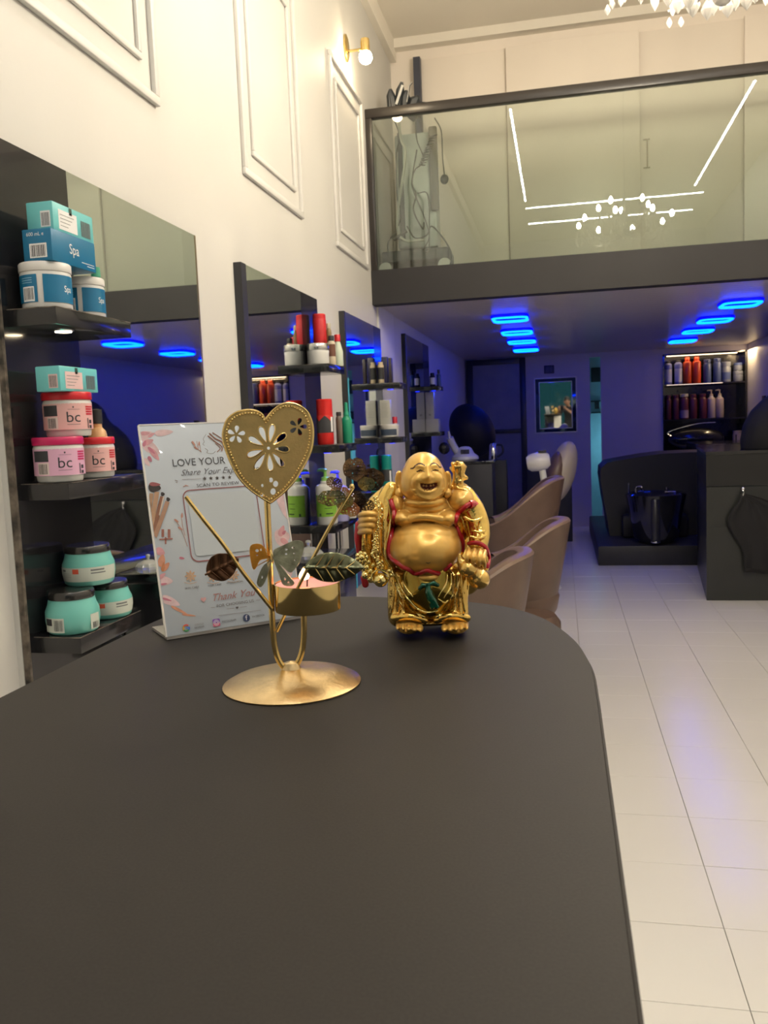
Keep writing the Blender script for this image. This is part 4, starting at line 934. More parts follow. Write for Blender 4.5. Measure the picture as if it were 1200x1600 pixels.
tag(MB().box(-0.80, 8.80, 0.0, -0.56, 9.0, 1.103, 0.006).build('stand', HB), 'slim black stand under the silver kettle', 'stand')

# ------------------------------------------------------------------ wash station (black, right of the door gap)
GLB = mat('black_ceramic', (0.012, 0.012, 0.015), 0.12, coat=0.5, var=0)
VIN = mat('black_vinyl', (0.009, 0.009, 0.012), 0.5, bump=0.1, bscale=200)
t = thing('wash_platform', 'low black platform under the wash station', 'platform', (1.0, 9.5, 0))
MB().box(0.345, 8.745, 0, 1.40, 11.5, 0.20, 0.01).build('plinth', BLKM, t)
t = thing('wash_station', 'black shampoo lounger with deep glossy bowl on the platform', 'wash unit', (1.0, 9.6, 0.2))
# rounded high back, profile in XZ extruded in Y
top = [onY(x, y, 9.5) for x, y in ((948, 806), (943, 780), (938, 745), (939, 732), (948, 723), (975, 718), (1010, 712), (1035, 709), (1070, 707), (1104, 706))]
poly = [(p.x, p.z) for p in top]+[(1.52, 0.201), (0.50, 0.201)]
MB().prism(poly, -0.0, 0.75, Matrix.Translation((0, 9.5, 0)) @ Matrix.Rotation(PI/2, 4, 'X') @ Matrix.Scale(-1, 4, (0, 0, 1))).build('back_rest', VIN, t)
MB().box(0.62, 9.31, 0.201, 1.30, 9.5, 0.45, 0.04).build('seat', VIN, t)
t2 = thing('shampoo_bowl', 'deep black shampoo bowl with chrome taps on the wash platform', 'basin', (0.93, 9.1, 0.2))
MB().lathe([(0, 0.201), (0.16, 0.201), (0.22, 0.26), (0.27, 0.55), (0.30, 0.70), (0.28, 0.715), (0.25, 0.70), (0.18, 0.55), (0, 0.5)], 36, (0.93, 8.98, 0)).build('bowl', GLB, t2)
MB().lathe([(0, 0.0), (0.045, 0), (0.045, 0.42), (0.04, 0.43), (0, 0.43)], 20, (0.90, 8.70, 0.24)).build('drain_column', mat('smoked_column', (0.03, 0.03, 0.035), 0.25), t2)
MB().lathe([(0.047, 0.0), (0.049, 0.006), (0.047, 0.012)], 20, (0.90, 8.70, 0.238)).build('chrome_ring', CHROME, t2)
MB().tube([(0.67, 8.95, 0.70), (0.67, 8.95, 0.82)], 0.009, 8).build('tap', CHROME, t2)
MB().tube(cat_rom([(0.74, 8.92, 0.70), (0.74, 8.92, 0.77), (0.78, 8.90, 0.78), (0.80, 8.90, 0.74)], 5), 0.012, 8).build('tap', CHROME, t2)
MB().tube([(1.04, 8.95, 0.70), (1.04, 8.95, 0.77)], 0.010, 8).tube([(1.02, 8.95, 0.72), (1.12, 8.93, 0.72)], 0.008, 8).build('tap_lever', CHROME, t2)

# ------------------------------------------------------------------ right-hand black counter with items
t = thing('black_cabinet', 'long black and charcoal cabinet along the right wall', 'cabinet', (1.8, 8.0, 0))
CHG = mat('charcoal_laminate', (0.024, 0.026, 0.025), 0.35, var=0.1, vscale=3)
MB().prism([(1.12, 7.07), (RX-0.002, 7.07), (RX-0.002, 8.64), (1.285, 8.64)], 0.0, 0.915).build('body', CHG, t)
MB().prism([(1.117, 7.06), (RX-0.002, 7.06), (RX-0.002, 8.64), (1.282, 8.64)], 0.92, 1.17).build('drawer_front', mat('charcoal_drawer', (0.011, 0.011, 0.012), 0.3), t)
MB().prism([(1.112, 7.05), (RX-0.002, 7.05), (RX-0.002, 8.65), (1.275, 8.65)], 1.171, 1.195).build('worktop', BLKG, t)
MB().box(1.118, 7.064, 0.60, RX-0.002, 7.07, 0.604).build('panel_joint', BLKM, t)
t = thing('back_cabinet', 'black low cabinet behind the wash station along the right wall', 'cabinet', (2.0, 10.5, 0))
MB().box(1.56, 9.4, 0.0, RX-0.002, 11.4, 1.12, 0.004).build('body', BLKG, t)
MB().box(1.54, 9.38, 1.121, RX-0.002, 11.42, 1.145, 0.004).build('worktop', BLKG, t)
# black cape hanging from a hook on the cabinet face
t = thing('hanging_cape', 'black salon cape hanging from a metal hook on the cabinet front', 'cape', (1.5, 7.03, 0.85))
vs = []; fs = []; NU, NV = 28, 16
for j in range(NV+1):
    v = j/NV; z = 0.86-v*0.62; s1 = min(1, v*3.0); s1 = s1*s1*(3-2*s1); s2 = min(1, max(0, v-0.35)*2.2); s2 = s2*s2*(3-2*s2); xl = 1.37-0.10*s1+0.12*s2; xr = 1.40+0.55*min(1, v*2.0)**0.7
    for i in range(NU+1):
        u = i/NU; vs.append((xl+(xr-xl)*u, 7.035-0.012*math.sin(u*26+v*2)*(0.3+v)-0.01, z-0.02*math.sin(u*PI)))
for j in range(NV):
    for i in range(NU): a = j*(NU+1)+i; fs.append((a, a+1, a+NU+2, a+NU+1))
o = mesh_obj('cloth', vs, fs, mat('black_cloth', (0.007, 0.007, 0.009), 0.8), t); md = o.modifiers.new('thickness', 'SOLIDIFY'); md.thickness = 0.004
MB().tube(cat_rom([(1.385, 7.055, 0.88), (1.385, 7.03, 0.89), (1.385, 7.025, 0.86), (1.38, 7.03, 0.83)], 5), 0.007, 8).ball((1.385, 7.035, 0.90), 0.016).build('hook', CHROME, t)
t = thing('draped_coat', 'black coat heaped into a peak on the right end of the cabinet top', 'coat', (1.7, 7.5, 1.2))
mb = MB(); mb.capsule([(1.86, 7.4, 1.25), (1.88, 7.4, 1.50), (1.90, 7.4, 1.66)], [0.43, 0.31, 0.20], 20)
CP, CF = blob(mb.v, mb.f, 0.02, 4); 
CP = [(x, 7.4+(y-7.4)*0.6, max(z, 1.197)) for x, y, z in CP]
mesh_obj('cloth', CP, CF, mat('black_cloth', (0.007, 0.007, 0.009), 0.8), t)

# ------------------------------------------------------------------ foreground counter
T = 1.30
OUT = [(0.0235, -0.14), (0.0235, 0.30), (0.0235, 0.60), (0.0225, 0.67), (0.018, 0.716), (0.010, 0.769), (-0.004, 0.817), (-0.021, 0.857), (-0.045, 0.892), (-0.075, 0.918), (-0.13, 0.943), (-0.204, 0.957), (-0.261, 0.961), (-0.33, 0.955), (-0.385, 0.930), (-0.42, 0.885), (-0.436, 0.82), (-0.437, 0.60), (-0.437, -0.14)]
t = thing('reception_counter', 'dark laminate reception counter with rounded far end', 'counter', (-0.2, 0.4, 0))
TOPM = bpy.data.materials.new('dark_brown_laminate'); TOPM.use_nodes = True; nt = TOPM.node_tree; b = nt.nodes['Principled BSDF']
b.inputs['Roughness'].default_value = 0.55; b.inputs['Specular IOR Level'].default_value = 0.22
tc = nt.nodes.new('ShaderNodeTexCoord'); n = nt.nodes.new('ShaderNodeTexNoise'); n.inputs['Scale'].default_value = 700; n.inputs['Detail'].default_value = 2
r = nt.nodes.new('ShaderNodeValToRGB'); r.color_ramp.elements[0].position = 0.35; r.color_ramp.elements[1].position = 0.65
r.color_ramp.elements[0].color = (0.016, 0.0135, 0.0115, 1); r.color_ramp.elements[1].color = (0.021, 0.018, 0.0155, 1)
nt.links.new(tc.outputs['Object'], n.inputs['Vector']); nt.links.new(n.outputs['Fac'], r.inputs['Fac']); nt.links.new(r.outputs['Color'], b.inputs['Base Color'])
bp = nt.nodes.new('ShaderNodeBump'); bp.inputs['Strength'].default_value = 0.06; bp.inputs['Distance'].default_value = 0.001
nt.links.new(n.outputs['Fac'], bp.inputs['Height']); nt.links.new(bp.outputs['Normal'], b.inputs['Normal'])
o2 = [(p.x, p.y) for p in cat_rom([(x, y, 0) for x, y in OUT[2:-1]], 5)]; out = [OUT[0], OUT[1]]+o2+[OUT[-1]]
bm = bmesh.new(); vb = [bm.verts.new((x, y, T)) for x, y in out]; f = bm.faces.new(vb)
if f.normal.z < 0: f.normal_flip()
ex = bmesh.ops.extrude_face_region(bm, geom=[f]); 
for v in [e for e in ex['geom'] if isinstance(e, bmesh.types.BMVert)]: v.co.z = T-0.03
bmesh.ops.recalc_face_normals(bm, faces=bm.faces[:])
te_ = [e for e in bm.edges if abs(e.verts[0].co.z-e.verts[1].co.z) < 1e-6]
bmesh.ops.bevel(bm, geom=te_, offset=0.0022, segments=3, affect='EDGES')
mb = MB(); mb.bm(bm); bm.free(); mb.build('countertop', TOPM, t)
MB().box(-0.42, -0.10, 0, 0.005, 0.86, T-0.031, 0.004).build('body', CHG, t)
MB().box(-0.18, 0.8605, 0.02, 0.006, 0.875, T-0.05, 0.002).build('front_panel', mat('white_laminate', (0.75, 0.72, 0.66), 0.4), t)
MB().box(-0.421, 0.8605, 0.02, -0.183, 0.875, T-0.05, 0.002).build('front_panel', BLKG, t)

# ------------------------------------------------------------------ acrylic table sign
SBL = onZ(261, 1001, T); SCR = onZ(470, 967, T); SW = 0.1455; SH = 0.2135
ex_ = (SCR-SBL); ex_.z = 0; ex_.normalize(); nb_ = Vector((-ex_.y, ex_.x, 0)); th = math.radians(14.0)
ez_ = (nb_*math.sin(th)+Vector((0, 0, math.cos(th)))).normalized(); nf_ = ex_.cross(ez_)   # towards the viewer
SO = SBL+Vector((0, 0, 0.0035))
SM = Matrix((( *ex_, 0), (*ez_, 0), (*nf_, 0), (0, 0, 0, 1))).transposed(); SM.translation = SO
sign = thing('table_sign', 'leaning acrylic table sign with rose floral print and review text', 'sign', M=SM)
ACR = mat('printed_card', (0.60, 0.655, 0.71), 0.28, coat=0.8, var=0.03, vscale=12)
MB().box(0, 0, -0.003, SW, SH, 0, 0.0006).build('panel', ACR, sign, world=False)
ACL = mat('clear_acrylic', (0.80, 0.74, 0.70), 0.05, trans=0.6, ior=1.45, var=0)
def fpt(s, d, z): return SO+ex_*s+nb_*d+Vector((0, 0, z-0.0035))
mb = MB(); q = [fpt(0, -0.0002, 0.0006), fpt(SW, -0.0002, 0.0006), fpt(SW, 0.055, 0.0006), fpt(0, 0.055, 0.0006)]
q2_ = [p+Vector((0, 0, 0.0028)) for p in q]
mb.add(q+q2_, [(3, 2, 1, 0), (4, 5, 6, 7), (0, 1, 5, 4), (1, 2, 6, 5), (2, 3, 7, 6), (3, 0, 4, 7)]); mb.build('foot', ACL, sign)
mb = MB(); mb.box(-0.0008, 0, -0.0032, 0.0005, SH, 0.0004).box(0, SH-0.0005, -0.0032, SW, SH+0.0008, 0.0004).box(SW-0.0005, 0, -0.0032, SW+0.0008, SH, 0.0004).build('polished_edge', mat('acrylic_edge', (0.9, 0.86, 0.82), 0.1, spec=1.0), sign, world=False)
def suv(px, py):
    d = ray(px, py); k = (SO-EYE).dot(nf_)/d.dot(nf_); P = EYE+d*k-SO; return P.dot(ex_), P.dot(ez_)
_layer = [0.00015]
def flat(name, polys, m):
    if name in ('flower_petals', 'rose_leaves', 'brush_head') and len(polys) > 1:
        for pl in polys: flat(name[:-1] if name.endswith('petals') else name, [pl], m)
        return
    _layer[0] += 0.000012; mb = MB()
    for pl in polys: mb.add([(x, y, _layer[0]) for x, y in pl], [tuple(range(len(pl)))])
    return mb.build(name, m, sign, world=False, smooth=False)
def ink(c, v=0.0): return mat('print_'+c.strip('#'), c, 0.35, var=v, vscale=150, coat=0.5)
def petal(cx, cy, L, Wd, ang):                  # centre px, size px, image angle in degrees (y up)
    u, v = suv(cx, cy); k = 0.00066; a = math.radians(ang); out_ = []
    for i in range(18):
        q_ = 2*PI*i/18; x = math.cos(q_)*L*k/2; y = math.sin(q_)*Wd*k/2*(1-0.35*math.cos(q_)); X_ = u+x*math.cos(a)-y*math.sin(a); Y_ = v+x*math.sin(a)+y*math.cos(a)
        out_.append((min(max(X_, 0.001), SW-0.001), min(max(Y_, 0.001), SH-0.001)))
    return out_
def ribbon(pts, w):
    P = [Vector((*suv(*p), 0)) for p in pts]; P = cat_rom(P, 5) if len(P) > 2 else P; polys = []; w = w*0.00066/2
    for a, b_ in zip(P[:-1], P[1:]):
        d = (b_-a); 
        if d.length < 1e-7: continue
        n_ = Vector((-d.y, d.x, 0)).normalized()*w; polys.append([(max(p.x, 0.0008), p.y) for p in (a-n_, b_-n_, b_+n_, a+n_)])
    return polys
def stext(s, pl, pr, hpx, c, shear=0.0, name='lettering'):
    u0, v0 = suv(*pl); u1, v1 = suv(*pr); sz = hpx*0.00066/0.70
    vs, fs = text2d(s, 1.0, 'CENTER', shear); xs = [v[0] for v in vs]; kx = (u1-u0)/(max(xs)-min(xs)); mx = (max(xs)+min(xs))/2
    _layer[0] += 0.000012
    return mesh_obj(name, [((u0+u1)/2+(x-mx)*kx, (v0+v1)/2+y*sz, _layer[0]) for x, y, z in vs], fs, ink(c), sign, False, False)
def c3(x, y): return (200+x/4.103, 620+y/4.103)
# florals
for c, lst in (('#e9c9cb', [(105, 250, 110, 60, 20), (150, 330, 120, 70, -40), (230, 230, 120, 40, 5), (120, 420, 60, 30, -60), (1010, 700, 90, 200, 20), (990, 900, 110, 110, 10), (230, 1180, 110, 60, -10), (270, 1310, 130, 50, -30), (1020, 1100, 80, 160, 0)]),
               ('#dfa3aa', [(130, 290, 70, 34, 20), (170, 370, 90, 36, -60), (110, 235, 60, 26, 0), (150, 245, 50, 20, 30), (985, 860, 80, 40, 60), (1005, 930, 70, 36, -40), (215, 1150, 60, 26, 30), (200, 990, 50, 70, 70)]),
               ('#cf7f92', [(105, 300, 42, 22, 60), (150, 345, 60, 20, -50), (140, 400, 40, 22, -70), (1000, 870, 36, 20, 40), (250, 1300, 60, 14, -25), (345, 1035, 34, 16, -15), (230, 1200, 40, 12, 0)]),
               ('#dd9a7c', [(215, 1050, 80, 44, 70), (240, 1090, 70, 34, 40), (330, 1370, 120, 18, -35), (390, 1400, 90, 12, -15)]),
               ('#c98056', [(225, 1090, 60, 20, 75)])):
    flat('flower_petals', [petal(*c3(x, y), L/4.1, w/4.1, a) for x, y, L, w, a in lst], ink(c, 0.12))
flat('rose_twigs', sum([ribbon([c3(*p) for p in pts], w) for pts, w in ((((300, 790), (330, 830), (360, 900), (380, 960)), 0.8), (((340, 760), (350, 830), (365, 890)), 0.8), (((405, 290), (440, 330), (470, 355)), 1.0), (((440, 285), (450, 340)), 0.8), (((460, 310), (465, 350)), 0.8))], []), ink('#b98a78'))
flat('rose_leaves', [petal(*c3(x, y), L/4.1, w/4.1, a) for x, y, L, w, a in ((310, 795, 34, 12, -40), (335, 845, 36, 12, -40), (345, 760, 34, 12, 80), (420, 300, 36, 12, -60), (435, 330, 30, 10, -40), (455, 300, 30, 10, 80), (375, 570, 26, 6, -20), (360, 575, 20, 5, 10))], ink('#c58d7c'))
# hair line drawing
flat('hair_strands', sum([ribbon([c3(*p) for p in pts], w) for pts, w in ((((520, 235), (560, 270), (600, 290), (618, 330)), 2.2), (((510, 250), (560, 290), (600, 320), (600, 350)), 1.8), (((540, 230), (590, 262), (625, 285)), 1.6), (((560, 300), (590, 330), (570, 355)), 1.2), (((600, 240), (640, 270), (660, 330)), 2.0))], []), ink('#8d5a44'))
flat('face_line', sum([ribbon([c3(*p) for p in pts], 0.7) for pts in (((500, 240), (482, 270), (488, 290), (478, 305), (490, 312)), ((492, 330), (510, 345), (505, 360), (540, 365), (560, 350)))], []), ink('#8e8a86'))
# brushes and lipstick
for pts, w, c in ((((150, 620), (140, 700), (138, 780)), 6, '#b08a6a'), (((185, 610), (165, 740), (150, 860)), 7, '#c09878'), (((218, 640), (190, 760), (165, 880)), 6, '#8d5c44'), (((252, 672), (215, 780), (170, 900)), 6.5, '#b58c72'), (((228, 640), (200, 760)), 2, '#e0cbb8')):
    flat('brush_handle', ribbon([c3(*p) for p in pts], w), ink(c, 0.1))
flat('brush_head', [petal(*c3(170, 582), 19, 14, -10), petal(*c3(222, 624), 6, 6, 0), petal(*c3(257, 658), 6, 6, 0)], ink('#2c2427'))
flat('brush_blush', [petal(*c3(172, 562), 17, 6, -8)], ink('#a0575a'))
flat('lipstick', ribbon([c3(222, 850), c3(222, 900)], 4)+ribbon([c3(262, 850), c3(262, 905)], 4)+ribbon([c3(200, 915), c3(285, 910)], 2)+ribbon([c3(240, 900), c3(240, 945)], 2.5), ink('#a5685c'))
# text
stext('LOVE YOUR', (269.5, 723.5), (351.5, 720.5), 11.5, '#4b4b50')
stext('Share Your Experience', (282.5, 741.0), (404, 730.5), 9.5, '#6f6f76', 0.45)
def star(px, py, r_):
    u, v = suv(px, py); return [(u+math.cos(PI/2+q*PI/5)*r_*0.00066*(1 if q % 2 == 0 else 0.45), v+math.sin(PI/2+q*PI/5)*r_*0.00066*(1 if q % 2 == 0 else 0.45)) for q in range(10)]
def startri(px, py, r_): 
    s_ = star(px, py, r_); u, v = suv(px, py); return [[(u, v), s_[i], s_[(i+1) % 10]] for i in range(10)]
flat('star_row', sum([startri(*c3(490+40*i, 525-2.2*i), 3.4) for i in range(5)], []), ink('#4b4340'))
flat('rule_lines', ribbon([c3(345, 531), c3(465, 526)], 0.6)+ribbon([c3(300, 535), c3(318, 542)], 1.2)+ribbon([c3(305, 548), c3(316, 552)], 1.2)+ribbon([c3(530, 1352), c3(556, 1350)], 0.6)+ribbon([c3(820, 1305), c3(850, 1301)], 0.6)+ribbon([c3(630, 1360), c3(680, 1355)], 0.6)+ribbon([c3(715, 1350), c3(760, 1344)], 0.6)+ribbon([c3(580, 1402), c3(850, 1368)], 0.5), ink('#9b9090'))
stext('SCAN TO REVIEW', (307, 759.2), (373.5, 754.6), 5.2, '#55545a')
def rrect(u0, v0, u1, v1, r_, n_=6):
    out_ = []
    for cx_, cy_, a0 in ((u1-r_, v1-r_, 0), (u0+r_, v1-r_, PI/2), (u0+r_, v0+r_, PI), (u1-r_, v0+r_, 1.5*PI)):
        for q in range(n_+1): a = a0+PI/2*q/n_; out_.append((cx_+r_*math.cos(a), cy_+r_*math.sin(a)))
    return out_
ua, va = suv(*c3(345, 600)); ub, vb_ = suv(*c3(405, 1066)); u0 = (ua+ub)/2; u1 = SW-u0+0.003
outer = rrect(u0, vb_, u1, va, 0.008); inner = rrect(u0+0.0011, vb_+0.0013, u1-0.0011, va-0.0011, 0.0072)
flat('card_frame', [[outer[i], outer[(i+1) % len(outer)], inner[(i+1) % len(outer)], inner[i]] for i in range(len(outer))], ink('#9c6263'))
flat('blank_card', [rrect(u0+0.005, vb_+0.006, u1-0.005, va-0.005, 0.004)], ink('#ccd3d6'))
for x, y, s_, yy, wpx in ((399, 1150, 'SKIN CARE', 1225, 22), (545, 1150, 'HAIR CARE', 1208, 21), (675, 1142, 'HYDRAFACIAL', 1189, 26)):
    polys = []
    for q in range(8): polys += [petal(*c3(x+24*math.cos(q*PI/4), y-24*math.sin(q*PI/4)), 6.5, 3.2, q*45)]
    flat('gold_ornament', polys+[petal(*c3(x, y), 5, 5, 0)]+ribbon([c3(x-40, y+40), c3(x, y+48), c3(x+40, y+38)], 0.8), ink('#cda888'))
    cx_, cy_ = c3(x+10, yy); stext(s_, (cx_-wpx/2, cy_+0.9), (cx_+wpx/2, cy_-1.2), 2.8, '#5a5555')
stext('Thank You', (333, 934.5), (399, 925), 11, '#b57c76', 0.45)
stext('FOR CHOOSING US', (338.5, 947), (396, 939), 4.4, '#77706f')
def heart2(px, py, k):
    u, v = suv(px, py); return [(u+k*0.00066*0.06*16*math.sin(q)**3, v+k*0.00066*0.06*(13*math.cos(q)-5*math.cos(2*q)-2*math.cos(3*q)-math.cos(4*q))) for q in [2*PI*i/24 for i in range(24)]]
flat('little_heart', [heart2(*c3(698, 1352), 2.4)], ink('#4c4646')); flat('rose_heart', [heart2(*c3(482, 1300), 4.5)], ink('#dba7a6')); flat('rose_heart', [heart2(436, 949, 2.6)], ink('#9a3550'))
def disc(px, py, r_, n_=20):
    u, v = suv(px, py); return [(u+math.cos(2*PI*i/n_)*r_*0.00066, v+math.sin(2*PI*i/n_)*r_*0.00066) for i in range(n_)]
def ringseg(px, py, r0, r1, a0, a1, n_=6):
    u, v = suv(px, py); k = 0.00066; out_ = []
    for i in range(n_):
        a = math.radians(a0+(a1-a0)*i/n_); b2 = math.radians(a0+(a1-a0)*(i+1)/n_)
        out_.append([(u+math.cos(a)*r0*k, v+math.sin(a)*r0*k), (u+math.cos(a)*r1*k, v+math.sin(a)*r1*k), (u+math.cos(b2)*r1*k, v+math.sin(b2)*r1*k), (u+math.cos(b2)*r0*k, v+math.sin(b2)*r0*k)])
    return out_
gx, gy = c3(372, 1482)
for a0, a1, c in ((40, 140, '#d8473c'), (140, 215, '#e3b13a'), (215, 315, '#3d9a5a'), (315, 365, '#3f78d0')): flat('search_mark', ringseg(gx, gy, 3.4, 5.6, a0, a1), ink(c))
u, v = suv(gx, gy); flat('search_mark', [[(u, v-0.0007), (u+0.0036, v-0.0007), (u+0.0036, v+0.0007), (u, v+0.0007)]], ink('#3f78d0'))
ix, iy = c3(565, 1448); u, v = suv(ix, iy)
flat('photo_app_mark', [rrect(u-0.0038, v-0.0038, u+0.0038, v, 0.0014)], ink('#c8587c')); flat('photo_app_mark', [rrect(u-0.0038, v-0.0004, u+0.0038, v+0.0038, 0.0014)], ink('#8a58b4'))
flat('photo_app_glyph', ringseg(ix, iy, 1.7, 2.6, 0, 360, 14)+ringseg(ix, iy, 3.7, 4.4, 0, 360, 14), ink('#e6e2e6'))
fx, fy = c3(757, 1418); flat('social_mark', [disc(fx, fy, 5.8)], ink('#24355e')); stext('f', (fx-1.8, fy), (fx+2.2, fy), 8.0, '#e6e2e6')
stext('GOOGLE', (303.5, 976.5), (317.5, 974.5), 2.6, '#8a8585'); stext('REVIEWS', (303.5, 981), (318.5, 979), 2.6, '#5c5858')
stext('INSTAGRAM', (346.5, 971.5), (368, 968.5), 2.8, '#5c5858'); stext('FACEBOOK', (393.5, 964), (413, 961), 2.8, '#5c5858')

# ------------------------------------------------------------------ heart tealight holder
HO = onZ(456.5, 1068, T); HTH = math.atan2(-HO.x, HO.y); hx = Vector((math.cos(HTH), math.sin(HTH), 0)); hn = Vector((-math.sin(HTH), math.cos(HTH), 0))
holder = thing('tealight_holder', 'antique gold tealight holder with pierced heart, leaves and butterfly', 'candle holder', HO)
def hp(px, py, off=0.0):
    d = ray(px, py); k = (HO+hn*off-EYE).dot(hn)/d.dot(hn); return EYE+d*k
def huv(px, py, off=0.0): P = hp(px, py, off)-HO; return P.dot(hx), P.z
def h3(u, v, w=0.0): return HO+hx*u+Vector((0, 0, v))+hn*w
HP = 0.00050                                       # metres per photo pixel here
R_b = 0.0545
MB().lathe([(0, 0.0), (R_b*0.99, 0.0), (R_b, 0.0012), (R_b*0.90, 0.0042), (R_b*0.6, 0.0085), (R_b*0.25, 0.0105), (R_b*0.14, 0.0125), (R_b*0.10, 0.017), (0, 0.0185)], 64, HO).build('base', GOLDM, holder)
bx = -0.0125
stem = [hp(415.5, 738), hp(418, 800), hp(422.5, 900), hp(425, 960), hp(428.5, 1005), hp(435, 1030), hp(446, 1044), hp(458, 1044), hp(467, 1032), hp(473, 1012), hp(475, 985), hp(474.5, 958)]
MB().tube(cat_rom(stem, 8), 0.0024, 12).build('stem', BRASS, holder)
MB().tube(cat_rom([hp(290, 776, -0.006), hp(318, 812, -0.006), hp(350, 852, -0.005), (hp(378, 892, -0.004)), hp(404, 925, -0.003), hp(425, 951, -0.0035)], 5), 0.0017, 10).build('branch', BRASS, holder)
MB().tube(cat_rom([hp(551, 763, -0.035), hp(520, 815, -0.033), hp(487, 876, -0.031), hp(455, 940, -0.018), hp(433, 986, -0.0035)], 6), 0.0014, 10).build('branch', BRASS, holder)
# heart
def ch(x, y): return huv(340+x/7.5, 620+y/7.5, -0.004)
HE = [(555, 262), (520, 205), (450, 165), (340, 155), (215, 185), (110, 270), (65, 400), (65, 510), (100, 640), (165, 800), (250, 950), (370, 1080), (500, 1175), (600, 1235), (625, 1240), (680, 1200), (790, 1110), (900, 990), (990, 850), (1060, 720), (1105, 590), (1120, 450), (1110, 320), (1060, 190), (970, 110), (850, 72), (740, 95), (650, 160), (590, 225)]
hpts = [ch(*p) for p in HE]; hout = [(p.x, p.y) for p in cat_rom([(x, y, 0) for x, y in hpts], 5, True)]
holes = []
def tear(c, tip, w, r0=72):
    cx_, cy_ = c; dx, dy = tip[0]-cx_, tip[1]-cy_; L = math.hypot(dx, dy); dx /= L; dy /= L; out_ = []
    for i in range(20):
        q_ = i/20*2*PI; s_ = (1-math.cos(q_))/2; s2 = r0+(L-r0)*s_; ww = w*math.sin(q_)*(0.30+0.70*s_)
        out_.append(ch(cx_+dx*s2-dy*ww, cy_+dy*s2+dx*ww))
    return out_
for tp in ((497, 350), (648, 325), (800, 435), (840, 618), (775, 815), (625, 870), (440, 850), (345, 690), (360, 475)): holes.append(tear((597, 602), tp, 52))
cc = (597, 602); holes.append([ch(cc[0]+18*math.cos(q), cc[1]+18*math.sin(q)) for q in [2*PI*i/12 for i in range(12)]])
for (fx_, fy_, ph, s_) in ((218, 442, 0.1, 1.0), (940, 350, 0.3, 1.0)):
    for q in range(5):
        a = ph+2*PI*q/5-PI/2; holes.append(tear((fx_, fy_), (fx_+math.cos(a)*105*s_, fy_+math.sin(a)*105*s_), 34*s_, 22))
for (x, y, r_) in ((625, 975, 24), (680, 1020, 30), (650, 1110, 32), (525, 1040, 16), (520, 1150, 18)): holes.append([ch(x+r_*math.cos(q), y+1.2*r_*math.sin(q)) for q in [2*PI*i/12 for i in range(12)]])
vs, fs = fill2d([hout]+holes, 0.0005)
HEARTM = mat('satin_gold_plate', (0.78, 0.57, 0.24), 0.42, 0.85, bump=0.04, bscale=500, var=0.08, vscale=90)
heart = mesh_obj('heart_plate', [h3(x, y, -0.004+z) for x, y, z in vs], fs, HEARTM, holder, smooth=30)
mb = MB(); mb.tube([h3(x, y, -0.004) for x, y in hout]+[h3(*hout[0], -0.004)], 0.00085, 6)
mb.build('rolled_rim', BRASS, heart)
mb = MB(); C0 = Vector((sum(p[0] for p in hout)/len(hout), sum(p[1] for p in hout)/len(hout), 0)); dist = 0; prev = None
for x, y in hout+hout[:1]:
    p = Vector((x, y, 0))
    if prev is not None:
        seg = (p-prev).length; s_ = 0
        while dist+ (seg-s_) >= 0.0024:
            s_ += 0.0024-dist; dist = 0; q_ = prev.lerp(p, s_/seg); q_ = q_+(C0-q_).normalized()*0.0028
            mb.ball(h3(q_.x, q_.y, -0.0047), 0.00092, n=8, m=5)
        dist += seg-s_
    prev = p
mb.build('edge_beading', BRASS, heart, smooth=60)['kind'] = 'stuff'
mb = MB()
for hl in holes[:9]: mb.tube([h3(x, y, -0.0047) for x, y in hl+hl[:2]], 0.00045, 5, cap=False)
mb.build('petal_rims', BRASS, heart)
# leaf maker: embossed leaf on the holder's plane
def leaf(name, lab, pA, pB, hw, m, offA, offB, veins=4, curl=0.0):
    A, B2 = hp(*pA, offA), hp(*pB, offB); ax = B2-A; L = ax.length; axn = ax.normalized(); sd = axn.cross(hn).normalized(); up_ = sd.cross(axn).normalized()
    if up_.dot(hn) > 0: up_ = -up_
    NU, NV = 48, 26; vs = []; fs = []
    for i in range(NU+1):
        u = i/NU; w = hw*(math.sin(PI*min(1, u**0.85))**0.75)
        for j in range(NV+1):
            v = -1+2*j/NV; ph = (u*veins*1.25-abs(v)*0.55*w/hw)*2*PI
            e = 0.00035*math.cos(ph)+0.0009*math.exp(-(v*w/0.0009)**2)-abs(v)**2*curl
            vs.append(A+ax*u+sd*(v*w)+up_*e)
    for i in range(NU):
        for j in range(NV): a = i*(NV+1)+j; fs.append((a, a+1, a+NV+2, a+NV+1))
    o = mesh_obj(name, vs, fs, m, holder, smooth=80)
    if lab: o['label'] = lab
    md = o.modifiers.new('thickness', 'SOLIDIFY'); md.thickness = 0.0005
    mb = MB(); mb.tube([A-axn*0.0015, A+ax*0.5+up_*0.0008, B2+up_*0.0005], [0.0008, 0.0007, 0.0003], 6)
    for s_ in (1, -1):
        for q in range(veins):
            u = 0.16+0.72*q/veins; w = hw*(math.sin(PI*min(1, (u+0.16)**0.85))**0.75); mb.tube([A+ax*u+up_*0.0009, A+ax*(u+0.15)+sd*(s_*w*0.92)+up_*0.0004], [0.00055, 0.0002], 5)
    mb.build('veins', BRASS if 'green' in (lab or '') else m, o)
    return o
leaf('leaf', 'patinated green leaf', (477, 887, ), (568, 887), 0.0112, mat('patina_leaf', (0.17, 0.18, 0.11), 0.22, 1.0, var=0.3, vscale=90), -0.036, -0.034, 4, 0.002)
leaf('leaf', 'dark copper brown leaf', (323, 897), (373, 873), 0.0108, mat('copper_leaf', (0.115, 0.055, 0.028), 0.35, 0.8, var=0.2, vscale=90), -0.006, -0.004, 3)
